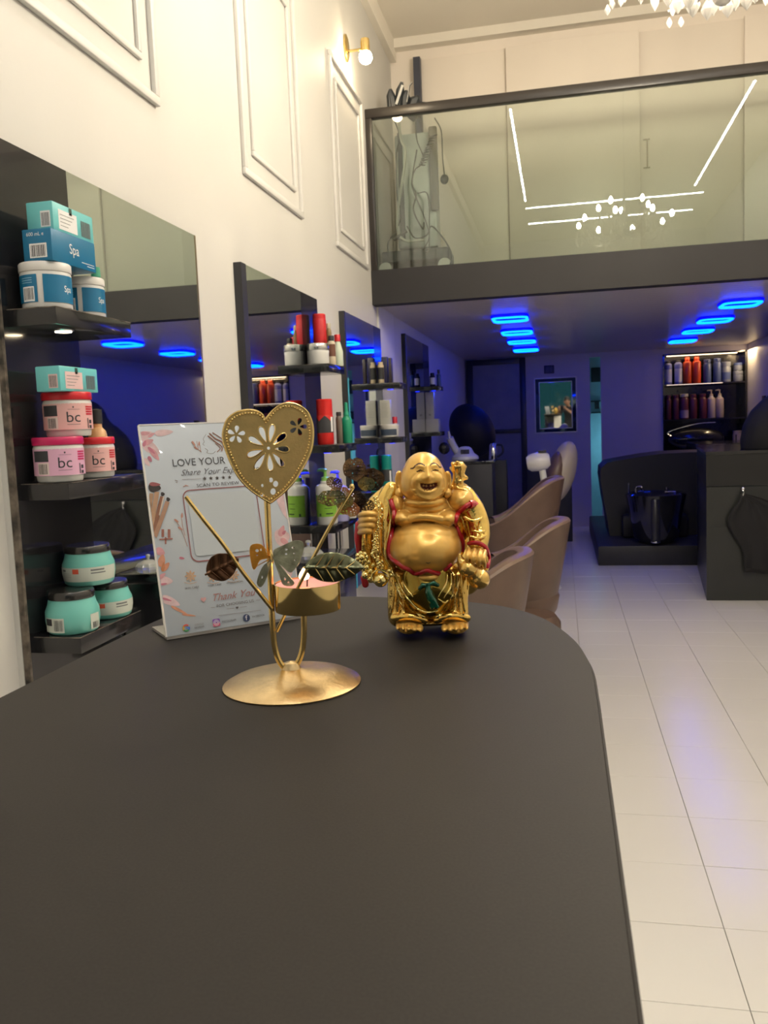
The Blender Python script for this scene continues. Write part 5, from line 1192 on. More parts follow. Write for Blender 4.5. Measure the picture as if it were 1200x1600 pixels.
# butterfly
def cb(x, y, off): return huv(370+x/5.714, 820+y/5.714, off)
def wing(pts, hol, m, o0, tilt, lab):
    P = [cb(*p, o0) for p in pts]; P = [(p.x, p.y) for p in cat_rom([(x, y, 0) for x, y in P], 4, True)]; hh = []
    for x, y, rx, ry in hol: hh.append([cb(x+rx*math.cos(q), y+ry*math.sin(q), o0) for q in [2*PI*i/10 for i in range(10)]])
    vs, fs = fill2d([P]+hh, 0.00025); bx0 = cb(300, 300, o0)[0]
    o = mesh_obj('butterfly_wing', [h3(x, y, o0+z-abs(x-bx0)*tilt) for x, y, z in vs], fs, m, butterfly, smooth=30)
    if lab: o['label'] = lab
    mb = MB(); mb.tube([h3(x, y, o0-abs(x-bx0)*tilt) for x, y in P+P[:1]], 0.0003, 5); c = cb(322, 290, o0)
    ev = P[::max(1, len(P)//7)]
    for e_ in ev: mb.tube([h3(c[0], c[1], o0-abs(c[0]-bx0)*tilt-0.0004), h3(e_[0], e_[1], o0-abs(e_[0]-bx0)*tilt-0.0003)], 0.00025, 4)
    mb.build('wing_veins', m, o); return o
butterfly = MB().tube([h3(*cb(300, 225, -0.006), -0.006), h3(*cb(318, 290, -0.008), -0.008), h3(*cb(322, 350, -0.008), -0.008)], [0.0006, 0.0013, 0.0005], 8).build('butterfly', BRASS, holder)
OW = mat('orange_wing', (0.75, 0.34, 0.05), 0.35, 0.8, var=0.2, vscale=120); GW = mat('verdigris_wing', (0.36, 0.38, 0.28), 0.3, 0.9, var=0.35, vscale=140)
wing([(330, 230), (410, 180), (510, 130), (580, 135), (592, 190), (570, 270), (540, 340), (480, 410), (420, 370), (345, 300)], [(440, 210, 12, 9), (440, 250, 10, 8), (500, 190, 14, 8), (510, 240, 10, 6), (520, 300, 10, 7)], GW, -0.008, 0.5, 'green-silver wing')
wing([(340, 310), (400, 370), (470, 450), (510, 500), (480, 530), (410, 520), (385, 430), (345, 350)], [(430, 470, 10, 14), (460, 500, 8, 8)], GW, -0.008, 0.5, None)
wing([(268, 275), (240, 200), (190, 175), (125, 195), (118, 270), (140, 390), (165, 395), (205, 320), (265, 300)], [(180, 235, 16, 14), (215, 225, 8, 12), (180, 275, 10, 8)], OW, -0.006, -0.3, 'orange wing')
wing([(265, 350), (220, 400), (180, 520), (210, 560), (250, 510), (278, 420)], [(225, 470, 8, 14)], GW, -0.005, -0.3, None)
# pierced translucent flower on the right branch
AMB_ = mat('amber_enamel', (0.17, 0.095, 0.045), 0.25, 0.55, var=0.75, vscale=70, alpha=0.88); ORE = mat('coral_enamel', (0.62, 0.22, 0.08), 0.3, 0.5, var=0.5, vscale=90, alpha=0.92); OLE = mat('olive_enamel', (0.42, 0.30, 0.08), 0.25, 0.6, var=0.6, vscale=90, alpha=0.95)
def cf(x, y): return (500+x/8.571, 680+y/8.571)
for m_, cols in ((AMB_, ((0.035, 0.018, 0.012), (0.22, 0.12, 0.05), (0.42, 0.25, 0.08))), (ORE, ((0.16, 0.07, 0.02), (0.62, 0.22, 0.08), (0.55, 0.36, 0.14))), (OLE, ((0.12, 0.08, 0.03), (0.42, 0.31, 0.09), (0.20, 0.20, 0.10)))):
    rp = [n_ for n_ in m_.node_tree.nodes if n_.type == 'VALTORGB'][0].color_ramp
    rp.elements[0].color = (*cols[0], 1); rp.elements[1].color = (*cols[2], 1); rp.elements[0].position = 0.38; rp.elements[1].position = 0.62
    e_ = rp.elements.new(0.5); e_.color = (*cols[1], 1)
flw = MB().ball(hp(*cf(430, 690), -0.034), 0.0022, n=12, m=8).build('flower', BRASS, holder)
for (x, y, rx, ry, ang, m) in ((460, 450, 150, 150, 8, AMB_), (680, 600, 180, 150, -20, AMB_), (620, 650, 110, 90, -10, OLE), (590, 920, 140, 85, 15, AMB_), (380, 975, 150, 105, 15, ORE), (330, 900, 120, 80, -30, OLE), (150, 840, 190, 105, -8, OLE), (250, 770, 140, 80, -10, ORE), (190, 640, 110, 80, 20, AMB_), (480, 820, 130, 80, 30, AMB_)):
    a = math.radians(ang); off = -0.030-0.004*random.random()
    def tr(px_, py_): return huv(*cf(x+px_*math.cos(a)-py_*math.sin(a), y+px_*math.sin(a)+py_*math.cos(a)), off)
    outl = [tr(rx*math.cos(q), ry*math.sin(q)*(1+0.09*math.sin(5*q+x)+0.05*math.sin(11*q))) for q in [2*PI*i/30 for i in range(30)]]
    hs = []
    for ring_, nn, rr_ in ((0.84, 17, 0.035), (0.66, 12, 0.05), (0.42, 7, 0.07)):
        for q in range(nn):
            c_ = 2*PI*q/nn; hs.append([tr(rx*ring_*math.cos(c_)+rr_*rx*math.cos(w), ry*ring_*math.sin(c_)+rr_*rx*math.sin(w)) for w in [2*PI*i/7 for i in range(7)]])
    vs, fs = fill2d([outl]+hs, 0.0002)
    o = mesh_obj('petal', [h3(px_, py_, off+z-0.004*math.cos(PI*(px_-outl[0][0])/0.02)) for px_, py_, z in vs], fs, m, flw, smooth=30)
# cup, candle
CT = hp(479.5, 909.5, 0.0); rc = 51.5*depth(CT)/F; ch_ = 0.0215
MB().lathe([(0, -ch_), (rc*0.99, -ch_), (rc, -ch_+0.0008), (rc, 0), (rc-0.0007, 0.0), (rc-0.0008, -ch_+0.001), (0, -ch_+0.001)], 64, CT).build('cup', mat('polished_brass_cup', (0.86, 0.66, 0.28), 0.09, 1.0, var=0.1, vscale=25), holder)
candle = thing('tealight_candle', 'lit pink tealight candle inside the gold cup', 'candle', CT+Vector((0, 0, -ch_+0.001)))
WAX = mat('pink_wax', (0.78, 0.32, 0.32), 0.4, var=0.08, vscale=60)
MB().lathe([(0, -ch_+0.0012), (rc-0.0012, -ch_+0.0012), (rc-0.0012, -0.0010), (rc*0.9, -0.0018), (rc*0.3, -0.0030), (0, -0.0035)], 48, CT).build('wax', WAX, candle)
MB().tube([CT+Vector((0, 0, -0.0036)), CT+Vector((0.0003, 0, 0.001)), CT+Vector((0.0010, 0, 0.0030))], 0.0007, 6).build('wick', BLKM, candle)
fb = CT+Vector((-0.002, 0, 0.0015))
MB().lathe([(0, 0), (0.0034, 0.0010), (0.0044, 0.003), (0.0034, 0.0058), (0.0015, 0.0085), (0, 0.0108)], 16, fb).build('flame', mat('candle_flame', (1, 1, 1), 0.5, emit=(1.0, 0.62, 0.30), es=5, var=0), candle)
light('POINT', 'candle_light', fb+Vector((0, 0, 0.012)), 0.008, (1, 0.55, 0.25), 0.004)
# ------------------------------------------------------------------ golden laughing figurine
BO = onZ(674, 986, T); BTH = math.atan2(-BO.x, BO.y)
bx_ = Vector((math.cos(BTH), math.sin(BTH), 0)); bn_ = Vector((-math.sin(BTH), math.cos(BTH), 0))
statue = thing('laughing_figurine', 'golden laughing bald figurine with round belly and red-trimmed robe', 'figurine', BO, BTH)
K = depth(BO)/F/4.85                       # metres per unit of the enlarged view
def B(cx_, cy_, d=0.0):
    dr = ray(540+cx_/4.85, 680+cy_/4.85); k = (BO+bn_*d-EYE).dot(bn_)/dr.dot(bn_); return EYE+dr*k
def E3(mb, cx_, cy_, d, rx, ry, rz, n=24): mb.ball(B(cx_, cy_, d), rx*K, rz, ry*K, n, n//2+2)   # x radius, z radius in units; depth radius in m
def EM(mb, cx_, cy_, d, rx, ry, rz, n=24):
    c = B(cx_, cy_, d); Mx = Matrix((( *bx_, 0), (*bn_, 0), (0, 0, 1, 0), (0, 0, 0, 1))).transposed(); Mx.translation = c
    mb.ball((0, 0, 0), rx*K, rz, ry*K, n, n//2+2, Mx)
def chn(mb, pts, n=24):   # (cx,cy,d,r)
    P = cat_rom([B(a, b_, c) for a, b_, c, r_ in pts], 4); rr_ = []
    for i in range(len(pts)-1):
        for j in range(4): rr_.append((pts[i][3]*(1-j/4)+pts[i+1][3]*j/4)*K)
    rr_.append(pts[-1][3]*K); mb.capsule(P, rr_, n)
SKIN = mat('satin_gold_skin', (0.86, 0.51, 0.12), 0.31, 0.45, var=0.10, vscale=60, coat=0.35)
ROBE = mat('polished_gold_robe', (0.90, 0.60, 0.17), 0.16, 1.0, bump=0.10, bscale=120, var=0.15, vscale=70)
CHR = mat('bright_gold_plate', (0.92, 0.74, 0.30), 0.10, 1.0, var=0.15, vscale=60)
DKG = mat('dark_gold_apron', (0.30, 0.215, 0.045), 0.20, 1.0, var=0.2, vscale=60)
REDT = mat('red_enamel', '#c4182a', 0.25, coat=0.6, var=0.05); GRE = mat('green_enamel', '#04563f', 0.15, coat=0.8, metal=0.4, var=0.2, vscale=200)
# --- robe
rb = MB()
EM(rb, 620, 760, 0.020, 350, 340, 0.028, 110)
EM(rb, 612, 1130, 0.010, 285, 250, 0.034, 110)
EM(rb, 625, 1385, 0.008, 295, 42, 0.026, 36)
chn(rb, [(350, 420, 0.006, 70), (305, 520, 0.002, 75), (285, 700, -0.006, 70), (285, 860, -0.008, 72), (320, 1000, -0.008, 60)])
chn(rb, [(330, 450, 0.012, 80), (215, 560, 0.010, 80), (165, 700, 0.008, 80), (160, 870, 0.008, 78), (190, 1060, 0.008, 62)])
chn(rb, [(900, 470, 0.012, 90), (960, 560, 0.008, 90), (1000, 660, 0.004, 88), (1015, 760, -0.002, 82), (1005, 830, -0.010, 70)])
chn(rb, [(1020, 880, 0.000, 72), (1025, 980, 0.002, 66), (990, 1090, 0.002, 60), (930, 1150, 0.004, 60)])
chn(rb, [(400, 1080, -0.002, 82), (395, 1240, -0.002, 78), (405, 1370, -0.003, 85)])
chn(rb, [(850, 1080, -0.002, 82), (850, 1240, -0.002, 78), (850, 1370, -0.003, 85)])
chn(rb, [(370, 1385, -0.018, 34), (480, 1372, -0.026, 30), (600, 1400, -0.022, 30)]); chn(rb, [(690, 1398, -0.022, 30), (800, 1368, -0.026, 30), (915, 1385, -0.016, 34)])
# folds
for pts in ([(230, 560, -0.010, 18), (215, 700, -0.016, 16), (235, 860, -0.016, 16)], [(265, 520, -0.014, 16), (255, 700, -0.022, 14), (262, 900, -0.024, 14)], [(355, 1060, -0.02, 14), (365, 1200, -0.024, 14), (350, 1340, -0.024, 14)],
            [(880, 1060, -0.02, 14), (885, 1200, -0.024, 14), (900, 1340, -0.024, 14)], [(430, 1200, -0.024, 12), (440, 1300, -0.024, 12), (430, 1360, -0.024, 12)], [(830, 1200, -0.024, 12), (825, 1300, -0.024, 12), (840, 1360, -0.024, 12)],
            [(960, 720, -0.020, 12), (1010, 735, -0.022, 12), (1060, 725, -0.014, 12)], [(945, 765, -0.024, 12), (1000, 780, -0.026, 12), (1060, 765, -0.016, 12)], [(900, 620, -0.016, 14), (970, 650, -0.020, 14), (1030, 630, -0.010, 14)], [(1060, 900, -0.012, 16), (1070, 1000, -0.010, 16), (1020, 1110, -0.010, 18)]):
    chn(rb, pts, 8)
robe_v, robe_f = blob(rb.v, rb.f, 0.00125, 3)
mesh_obj('robe', robe_v, robe_f, ROBE, statue, smooth=80)
# --- sack behind the shoulder
sk = MB(); chn(sk, [(770, 420, 0.016, 60), (850, 430, 0.018, 85), (920, 480, 0.018, 80)]); chn(sk, [(845, 400, 0.012, 62), (850, 340, 0.010, 42), (856, 290, 0.010, 44), (862, 250, 0.010, 52)])
for a, b_, dd in ((812, 215, 0.008), (845, 208, 0.004), (880, 215, 0.010), (905, 240, 0.012), (915, 325, 0.010), (800, 250, 0.012)): chn(sk, [(856, 300, 0.010, 20), ((856+a)/2, (300+b_)/2, 0.008, 22), (a, b_, dd, 18)], 8)
for a in (825, 850, 875): chn(sk, [(a, 370, -0.002, 9), (a+4, 300, -0.001, 8), (a+2, 230, -0.002, 9)], 8)
for x0_, y0_, x1_, y1_ in ((790, 400, 960, 470), (800, 385, 975, 500)): chn(sk, [(x0_, y0_, 0.002, 10), ((x0_+x1_)/2+20, (y0_+y1_)/2-22, -0.004, 10), (x1_, y1_, 0.002, 10)], 8)
v_, f_ = blob(sk.v, sk.f, 0.00115, 2); mesh_obj('sack', v_, f_, mat('gold_sack', (0.88, 0.56, 0.16), 0.24, 0.9, var=0.15, vscale=60), statue, smooth=80)
# --- skin: torso, arms, hands and feet as one surface
sk = MB()
EM(sk, 600, 545, 0.002, 190, 75, 0.022, 80); EM(sk, 600, 500, -0.002, 160, 60, 0.024, 80)
EM(sk, 610, 610, 0.006, 265, 120, 0.024, 90); EM(sk, 400, 520, 0.006, 60, 90, 0.02); EM(sk, 870, 490, 0.008, 105, 100, 0.022, 64)
EM(sk, 440, 620, -0.004, 90, 62, 0.021, 64); EM(sk, 770, 620, -0.004, 85, 62, 0.021, 64)
chn(sk, [(425, 655, -0.016, 34), (520, 625, -0.021, 30), (600, 618, -0.022, 30), (690, 630, -0.021, 30), (780, 655, -0.017, 34)])
EM(sk, 598, 850, 0.000, 278, 212, 0.044, 128); EM(sk, 600, 760, 0.0, 250, 140, 0.036, 96)
EM(sk, 625, 1065, -0.020, 100, 48, 0.014)
# left fist and forearm
chn(sk, [(230, 640, 0.000, 55), (190, 650, -0.010, 62), (160, 655, -0.016, 60)])
for i, y in enumerate((598, 640, 684, 725)):
    L0 = (232, 225, 215, 195)[i]; chn(sk, [(108, y+14, -0.012, 20), (120+4*i, y+5, -0.028, 21), (165, y, -0.035, 21), (L0-12, y, -0.034, 20), (L0+4, y+8, -0.027, 16)], 12)
chn(sk, [(235, 585, -0.018, 22), (215, 570, -0.026, 22), (178, 575, -0.030, 20)], 12)
# right hand over the gourd
chn(sk, [(1020, 850, -0.006, 60), (1010, 900, -0.014, 62), (990, 930, -0.018, 58)])
for i, x in enumerate((925, 968, 1010, 1048)):
    chn(sk, [(x+8, 862+6*i, -0.026, 17), (x, 895+6*i, -0.038, 18), (x-6+3*i, 935+8*i, -0.041, 17), (x-8+4*i, 972+8*i, -0.035, 15)], 12)
# feet with toes
for fx_, sgn in ((480, 1), (832, -1)):
    EM(sk, fx_, 1432, -0.010, 100, 52, 0.030)
    for q in range(5): EM(sk, fx_-sgn*(-84+42*q), 1462-3*q, -0.036+0.002*abs(q-1), 25-2.2*q, 26-2*q, 0.010)
tor_v, tor_f = blob(sk.v, sk.f, 0.00065, 5)
# head: a sphere relief facing the viewer
HC = B(590, 335, -0.006); HRX, HRZ, HRY = 170*K, 203*K, 0.0245
fdir = (EYE-HC); fdir.z *= 0.45; fdir.normalize()
turn = Matrix.Rotation(math.radians(5), 3, 'Z'); fdir = turn @ fdir
fr = Vector((0, 0, 1)).cross(fdir).normalized()*1.0; fu = fdir.cross(fr).normalized()
def g2(u, v, cu, cv, su, sv): return math.exp(-((u-cu)/su)**2-((v-cv)/sv)**2)
def headr(u, v, w):
    d = 0.0
    if w > -0.2:
        k = min(1, max(0, (w+0.2)/0.5))
        nu = 0.10                                                    # nose axis (face turned a little)
        d += 0.17*g2(u, v, nu, 0.10, 0.13, 0.12)+0.06*g2(u, v, nu, 0.30, 0.07, 0.22)+0.05*g2(u, v, nu-0.17, 0.06, 0.08, 0.06)+0.05*g2(u, v, nu+0.17, 0.08, 0.07, 0.06)
        d += 0.11*g2(u, v, -0.42, 0.0, 0.24, 0.20)+0.11*g2(u, v, 0.60, 0.0, 0.20, 0.20)   # cheeks
        d -= 0.045*g2(u, v, nu-0.36, 0.34, 0.16, 0.08)+0.045*g2(u, v, nu+0.36, 0.34, 0.14, 0.08)   # sockets
        d += 0.030*g2(u, v, nu-0.34, 0.36, 0.10, 0.035)+0.030*g2(u, v, nu+0.34, 0.36, 0.09, 0.035)  # lids
        d += 0.035*g2(u, v, nu-0.34, 0.50, 0.24, 0.06)+0.035*g2(u, v, nu+0.32, 0.50, 0.20, 0.06)   # brow ridge
        mu, mv = nu+0.02, -0.27
        d -= 0.17*math.exp(-(((u-mu)/0.40)**4)-(((v-mv-0.10*((u-mu)/0.40)**2)/0.125)**4))      # open mouth
        rr = math.hypot((u-mu)/0.60, (v-mv+0.02)/0.33); 
        if v < -0.30: d += 0.075*math.exp(-((rr-1)/0.15)**2)                                   # lower lip and smile fold
        d += 0.03*g2(u, v, mu, -0.11, 0.30, 0.04)
        rr2 = math.hypot((u-mu)/0.72, (v+0.12)/0.5)
        if v > -0.45: d -= 0.035*math.exp(-((rr2-1)/0.07)**2)*(1 if abs(u-mu) > 0.15 else 0)
        d += 0.05*g2(u, v, nu, -0.72, 0.26, 0.16); d -= 0.03*g2(u, v, nu, -0.90, 0.6, 0.04)
        d *= k
    d += 0.07*math.exp(-((v+0.42)/0.34)**2)*abs(u)**1.5
    d -= 0.05*math.exp(-((v-0.55)/0.3)**2)*abs(u)**2
    return 1+d
NA, NBm = 200, 150; hv = []; hf = []; hc = []
for j in range(NBm+1):
    ph = PI*j/NBm
    for i in range(NA):
        a = 2*PI*i/NA; w, u, v = math.sin(ph)*math.cos(a), math.sin(ph)*math.sin(a), math.cos(ph)
        r_ = headr(u, v, w); hv.append(HC+fr*(u*r_*HRX)+fu*(v*r_*HRZ)+fdir*(w*r_*HRY)); hc.append((u, v, w))
for j in range(NBm):
    for i in range(NA): hf.append((j*NA+i, j*NA+(i+1) % NA, (j+1)*NA+(i+1) % NA, (j+1)*NA+i)[::-1])
mb = MB(); mb.add(tor_v, tor_f); nt_ = len(mb.f); mb.add(hv, hf)
# ears
for sx_, cx_, cy_ in ((-1, 405, 350), (1, 772, 352)):
    er = MB(); chn(er, [(cx_, cy_-62, 0.002, 20), (cx_-sx_*-6, cy_-20, 0.002, 26), (cx_, cy_+40, 0.0, 24), (cx_+sx_*-4, cy_+90, -0.004, 36)]); chn(er, [(cx_+sx_*16, cy_-60, -0.003, 9), (cx_+sx_*24, cy_-15, -0.004, 8), (cx_+sx_*16, cy_+40, -0.005, 9)], 8)
    v_, f_ = blob(er.v, er.f, 0.0008, 2); mb.add(v_, f_)
body = mb.build('figure', SKIN, statue, smooth=75)
me = body.data; me.materials.append(mat('red_brown_mouth', '#6b2212', 0.4, var=0.05)); me.materials.append(mat('painted_brow', '#4a2806', 0.4, var=0.05))
mu, mv, nu = 0.12, -0.27, 0.10
for q, p in enumerate(hf):
    u, v, w = hc[p[0]]
    if w < 0.2: continue
    if ((u-mu)/0.38)**4+((v-mv-0.10*((u-mu)/0.40)**2)/0.118)**4 < 1: me.polygons[nt_+q].material_index = 1
    for s_ in (-1, 1):
        uu = (u-nu)*s_; ww = 0.30 if s_ < 0 else 0.27
        if 0.10 < uu < 0.10+2*ww*1.05 and abs(v-(0.42+0.16*math.sin(PI*min(1, (uu-0.02)/(2*ww))))) < 0.034*(1-0.5*abs(uu-0.4)): me.polygons[nt_+q].material_index = 2
        if 0.16 < uu < 0.50 and abs(v-(0.305+0.045*math.sin(PI*(uu-0.16)/0.34))) < 0.02: me.polygons[nt_+q].material_index = 2
# teeth
tt = MB()
for q, u in enumerate((-0.10, 0.02, 0.20, 0.32)):
    v = -0.205 if q in (1, 2) else -0.19; w = math.sqrt(max(0.05, 1-u*u-v*v)); P = HC+fr*(u*HRX)+fu*(v*HRZ)+fdir*(w*HRY*0.93); tt.ball(P, 0.0010, 0.0008, 0.0011, 8, 6)
for q, u in enumerate((-0.06, 0.08, 0.22)):
    v = -0.335; w = math.sqrt(1-u*u-v*v); P = HC+fr*(u*HRX)+fu*(v*HRZ)+fdir*(w*HRY*0.93); tt.ball(P, 0.0009, 0.0008, 0.0008, 8, 6)
tt.build('teeth', mat('gold_teeth', (0.50, 0.27, 0.09), 0.35, 0.4), body)
# surface lookup, along the viewer's rays, for trims laid on the robe and belly
allv = [tuple(p) for p in tor_v]+[tuple(p) for p in robe_v]; allf = list(tor_f)+[tuple(i+len(tor_v) for i in f) for f in robe_f]
BV = BVHTree.FromPolygons([Vector(v) for v in allv], allf)
def S(cx_, cy_, lift=0.0, dflt=-0.01):
    d = ray(540+cx_/4.85, 680+cy_/4.85).normalized(); h = BV.ray_cast(EYE, d, 2.0)
    return (h[0]-d*lift) if h[0] is not None else B(cx_, cy_, dflt)-d*lift
def trim(name, pts, r_, m, lift=0.0, n=6, taper=False, par=None):
    P2 = cat_rom([(a, b_, 0) for a, b_ in pts], n); P = [S(p.x, p.y, lift) for p in P2]
    for _ in range(3): P = [P[0]]+[(P[i-1]+P[i]*2+P[i+1])/4 for i in range(1, len(P)-1)]+[P[-1]]
    rr_ = [r_*K*(1-0.6*abs(2*i/(len(P)-1)-1)**3 if taper else 1) for i in range(len(P))]
    return MB().tube(P, rr_, 10).build(name, m, par or statue, smooth=60)
trim('red_trim', [(340, 485), (362, 540), (372, 610), (358, 700), (335, 800), (328, 880), (350, 935), (395, 965), (440, 1000), (480, 1015), (520, 1045), (570, 1040), (620, 1022), (670, 1040), (715, 1048), (760, 1010), (800, 975)], 20, REDT, 0.0006)
trim('red_trim', [(880, 880), (888, 820), (868, 760), (840, 705), (832, 650), (850, 595), (890, 555), (930, 525), (975, 515)], 20, REDT, 0.0006)
trim('red_trim', [(935, 525), (965, 520), (985, 540)], 32, REDT, 0.0)
trim('gold_piping', [(315, 480), (335, 560), (342, 640), (328, 720), (305, 820), (300, 900), (318, 960), (350, 1010)], 10, CHR, 0.0004)
trim('red_cuff', [(935, 822), (975, 815), (1020, 822), (1062, 852), (1082, 900), (1085, 950), (1072, 1005)], 17, REDT, 0.0006)
v_ = MB(); chn(v_, [(105, 680, 0.000, 34), (95, 780, 0.000, 30), (105, 880, 0.002, 26)]); chn(v_, [(140, 1080, -0.002, 28), (150, 1130, -0.002, 26)]); v_.build('red_lining', REDT, statue, smooth=60)
# apron
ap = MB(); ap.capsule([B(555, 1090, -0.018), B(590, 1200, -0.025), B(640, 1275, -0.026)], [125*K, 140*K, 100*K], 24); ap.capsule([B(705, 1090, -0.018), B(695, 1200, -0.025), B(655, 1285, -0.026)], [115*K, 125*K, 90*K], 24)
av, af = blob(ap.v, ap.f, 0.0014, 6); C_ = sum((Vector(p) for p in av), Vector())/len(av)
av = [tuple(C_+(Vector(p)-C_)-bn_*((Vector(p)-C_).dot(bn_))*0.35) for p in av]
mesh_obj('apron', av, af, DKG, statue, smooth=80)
BV = BVHTree.FromPolygons([Vector(v) for v in allv]+[Vector(v) for v in av], allf+[tuple(i+len(allv) for i in f) for f in af])
trim('apron_hem', [(345, 1010), (375, 1100), (420, 1200), (470, 1290), (530, 1350), (610, 1378), (690, 1378), (750, 1335), (800, 1260), (835, 1170), (850, 1060)], 17, CHR, 0.0008)
trim('apron_hem', [(365, 1030), (420, 1150), (480, 1250), (545, 1315), (620, 1345), (700, 1330)], 9, CHR, 0.0006)
for pts in ([(410, 1050), (450, 1140), (510, 1225)], [(770, 1050), (765, 1120), (700, 1230)], [(800, 1050), (800, 1140), (745, 1235)], [(825, 1060), (820, 1180), (770, 1290)], [(700, 1240), (750, 1270), (780, 1250)], [(390, 1150), (400, 1240), (460, 1330)]): trim('drapery_fold', pts, 8, CHR, 0.0006, taper=True)
# green bow
gb = MB(); gb.capsule([S(560, 1160, 0.001), S(585, 1135, 0.002), S(620, 1135, 0.002)], [14*K, 20*K, 12*K], 10); gb.capsule([S(630, 1130, 0.002), S(670, 1118, 0.002), S(698, 1135, 0.001)], [12*K, 20*K, 16*K], 10)
gb.capsule([S(622, 1130, 0.002), S(624, 1190, 0.002), S(648, 1240, 0.002), S(690, 1300, 0.002)], [12*K, 24*K, 34*K, 20*K], 12); gb.capsule([S(630, 1150, 0.002), S(650, 1230, 0.002), S(655, 1300, 0.002)], [12*K, 26*K, 22*K], 12); gb.ball(S(622, 1128, 0.003), 12*K)
gv, gf = blob(gb.v, gb.f, 0.0008, 1); mesh_obj('green_bow', gv, gf, GRE, statue, smooth=80)
MB().tube([S(610, 962, -0.0006), S(625, 970, -0.0002), S(642, 962, -0.0006)], 0.0006, 6).build('navel', mat('painted_brow', '#6a3d0c', 0.4), statue)
# gourd
gd = MB(); gd.capsule([B(865, 905, -0.034), B(868, 940, -0.034), B(885, 970, -0.034)], [14*K, 26*K, 40*K], 14); EM(gd, 925, 1005, -0.034, 72, 66, 0.011); gd.capsule([B(960, 1040, -0.030), B(1000, 1070, -0.026)], [50*K, 55*K], 14); EM(gd, 1010, 1085, -0.022, 82, 80, 0.014)
gv, gf = blob(gd.v, gd.f, 0.0010, 3); mesh_obj('gourd', gv, gf, mat('gold_gourd', (0.78, 0.52, 0.16), 0.22, 0.85, var=0.1), statue, smooth=80)
# bead string, ruyi cluster and ball
rng = random.Random(11); bd = MB()
path = cat_rom([(215, 470, 0), (235, 520, 0), (250, 600, 0), (240, 700, 0), (215, 790, 0), (225, 850, 0), (205, 900, 0), (250, 960, 0), (250, 1000, 0)], 6)
for p in path: c = B(p.x+rng.uniform(-8, 8), p.y, -0.030); r_ = rng.uniform(9, 15)*K; bd.ball(c, r_, n=12, m=8)
for p in path[::2]: c = B(p.x+rng.uniform(14, 30), p.y+rng.uniform(-10, 10), -0.027); bd.ball(c, rng.uniform(10, 16)*K, n=10, m=6)
bd.build('bead_string', CHR, statue)
cl = MB()
for q in range(7): a = 2*PI*q/7; cl.ball(B(125+34*math.cos(a), 925+30*math.sin(a), -0.028), 20*K, n=12, m=8)
cl.ball(B(125, 925, -0.032), 24*K)
for x, y, r_ in ((175, 960, 22), (160, 1000, 26), (190, 1030, 24), (150, 1060, 30), (185, 1090, 22), (210, 985, 20), (330, 1030, 20), (345, 1060, 18)): cl.ball(B(x, y, -0.026), r_*K, n=12, m=8)
cl.build('ornament_cluster', CHR, statue)
MB().ball(B(266, 1098, -0.030), 52*K, n=24, m=14).build('gold_ball', CHR, statue)
M_ = Matrix((( *bx_, 0), (*bn_, 0), (0, 0, 1, 0), (0, 0, 0, 1))).transposed(); c_ = B(262, 1075, -0.030)
MB().tube([c_+bx_*(62*K*math.cos(a))+Vector((0, 0, 52*K*math.sin(a))) for a in [2*PI*i/28 for i in range(29)]], 9*K, 8).build('ball_ring', CHR, statue)

# ------------------------------------------------------------------ the person taking the picture (seen in the back mirror)
def skin_body(name, joints, edges, m, parent, sub=2):
    me = bpy.data.meshes.new(name); me.from_pydata([j[0] for j in joints], edges, []); o = bpy.data.objects.new(name, me); COL.objects.link(o)
    md = o.modifiers.new('skin', 'SKIN'); ms = o.modifiers.new('sub', 'SUBSURF'); ms.levels = sub; ms.render_levels = sub
    sv = me.skin_vertices[0].data
    for i, j in enumerate(joints): sv[i].radius = (j[1], j[2] if len(j) > 2 else j[1]); sv[i].use_root = (i == 0)
    dg = bpy.context.evaluated_depsgraph_get(); dg.update()
    m2 = bpy.data.meshes.new_from_object(o.evaluated_get(dg)); vs = [v.co[:] for v in m2.vertices]; fs = [tuple(p.vertices) for p in m2.polygons]
    bpy.data.objects.remove(o); return mesh_obj(name, vs, fs, m, parent, smooth=180)
PXc, PYc = 0.24, -0.42
person = thing('person', 'person in dark clothes leaning forward to photograph, seen in the back mirror', 'person', (PXc, PYc, 0))
SKN = mat('skin', (0.38, 0.20, 0.13), 0.5, var=0.05); DRK = mat('dark_clothes', (0.018, 0.018, 0.024), 0.8, var=0.1); HAIR = mat('black_hair', (0.01, 0.008, 0.007), 0.5)
V = Vector
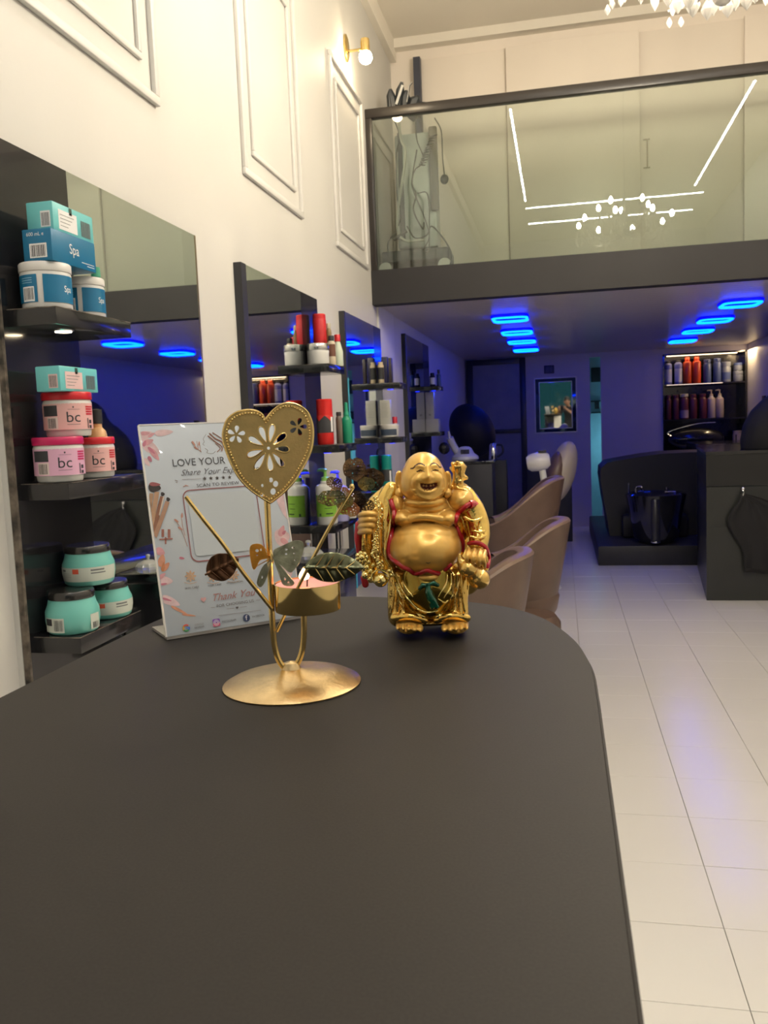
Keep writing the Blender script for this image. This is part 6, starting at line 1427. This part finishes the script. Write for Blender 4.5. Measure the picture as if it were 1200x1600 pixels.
J = [(V((PXc, PYc-0.05, 0.98)), 0.15, 0.11), (V((PXc, PYc-0.02, 1.15)), 0.14, 0.10), (V((PXc-0.01, PYc+0.02, 1.32)), 0.17, 0.11), (V((PXc-0.02, PYc+0.06, 1.44)), 0.07), (V((PXc-0.04, PYc+0.09, 1.51)), 0.052), (V((PXc-0.06, PYc+0.11, 1.57)), 0.07),
     (V((PXc-0.20, PYc+0.06, 1.40)), 0.062), (V((PXc-0.30, PYc+0.12, 1.20)), 0.048), (V((PXc-0.285, PYc+0.32, 1.38)), 0.034), (V((PXc-0.28, PYc+0.355, 1.435)), 0.030),
     (V((PXc+0.17, PYc+0.06, 1.40)), 0.062), (V((PXc+0.20, PYc+0.16, 1.19)), 0.048), (V((PXc-0.05, PYc+0.33, 1.37)), 0.034), (V((PXc-0.13, PYc+0.355, 1.435)), 0.030),
     (V((PXc-0.09, PYc-0.05, 0.90)), 0.10), (V((PXc-0.10, PYc, 0.50)), 0.065), (V((PXc-0.10, PYc-0.04, 0.10)), 0.045), (V((PXc-0.11, PYc+0.10, 0.05)), 0.04),
     (V((PXc+0.09, PYc-0.05, 0.90)), 0.10), (V((PXc+0.11, PYc-0.05, 0.50)), 0.065), (V((PXc+0.12, PYc-0.12, 0.10)), 0.045), (V((PXc+0.13, PYc+0.02, 0.05)), 0.04)]
ED = [(0, 1), (1, 2), (2, 3), (3, 4), (4, 5), (2, 6), (6, 7), (7, 8), (8, 9), (2, 10), (10, 11), (11, 12), (12, 13), (0, 14), (14, 15), (15, 16), (16, 17), (0, 18), (18, 19), (19, 20), (20, 21)]
o = skin_body('body', J, ED, DRK, person); o.data.materials.append(SKN)
for p in o.data.polygons:
    c = p.center+V((PXc, PYc, 0))
    if c.z > 1.47 or (c.y > PYc+0.17 and c.z > 1.2): p.material_index = 1
hd = V((PXc-0.06, PYc+0.13, 1.61)); hm = MB()
hvv = MB(); hvv.ball(hd, 0.075, 0.092, 0.112, 28, 20); hvv.ball(hd+V((0, 0.088, -0.012)), 0.014, 0.022, 0.022, 10, 8); hvv.ball(hd+V((-0.077, 0, -0.01)), 0.012, 0.02, 0.032, 10, 8); hvv.ball(hd+V((0.077, 0, -0.01)), 0.012, 0.02, 0.032, 10, 8)
hvv.ball(hd+V((0, 0.078, -0.052)), 0.024, 0.012, 0.008, 10, 6)
hvv.build('head', SKN, o)
MB().ball(hd+V((-0.028, 0.083, 0.012)), 0.011, 0.006, 0.007, 10, 6).ball(hd+V((0.028, 0.083, 0.012)), 0.011, 0.006, 0.007, 10, 6).build('eyes', BLKM, o)
MB().ball(hd+V((0, -0.016, 0.040)), 0.088, 0.104, 0.100, 24, 16).build('hair', HAIR, o)
fg = MB()
for sgn, hx_ in ((1, PXc-0.30), (-1, PXc-0.11)):
    hxp = V((hx_+0.01*sgn, PYc+0.37, 1.455)); fg.ball(hxp, 0.022, 0.018, 0.038, 12, 8)
    for q in range(4): z = 1.485-0.018*q; fg.tube([V((hxp.x, hxp.y+0.012, z)), V((hxp.x+0.018*sgn, hxp.y+0.022, z)), V((hxp.x+0.040*sgn, hxp.y+0.014, z-0.002))], [0.0085, 0.008, 0.0065], 8)
    fg.tube([V((hxp.x, hxp.y, 1.44)), V((hxp.x+0.02*sgn, hxp.y-0.012, 1.465)), V((hxp.x+0.035*sgn, hxp.y-0.006, 1.485))], [0.010, 0.009, 0.007], 8)
fg.build('hands', SKN, o)
ph_ = thing('phone', 'dark phone held upright by the photographer', 'phone', (PXc-0.205, PYc+0.385, 1.46)); MB().box(PXc-0.243, PYc+0.378, 1.37, PXc-0.167, PYc+0.386, 1.53, 0.003).build('case', BLKG, ph_)
MB().ball((PXc-0.235, PYc+0.387, 1.51), 0.008, 0.002, 0.008, 12, 6).build('lens', BLKG, ph_)

for o in list(COL.objects):
    if o.type == 'EMPTY' and not o.children: bpy.data.objects.remove(o)
for o in COL.objects:
    if o.parent and o.name.split('.')[0] in ('small_print', 'barcode', 'print', 'side_print', 'rule_lines', 'star_row', 'rose_twigs', 'hair_strands', 'face_line', 'lettering', 'barcode_patch', 'label_patch', 'gold_ornament', 'worn_edge', 'lipstick', 'bead_string', 'ornament_cluster', 'coiled_cord'): o['kind'] = 'stuff'
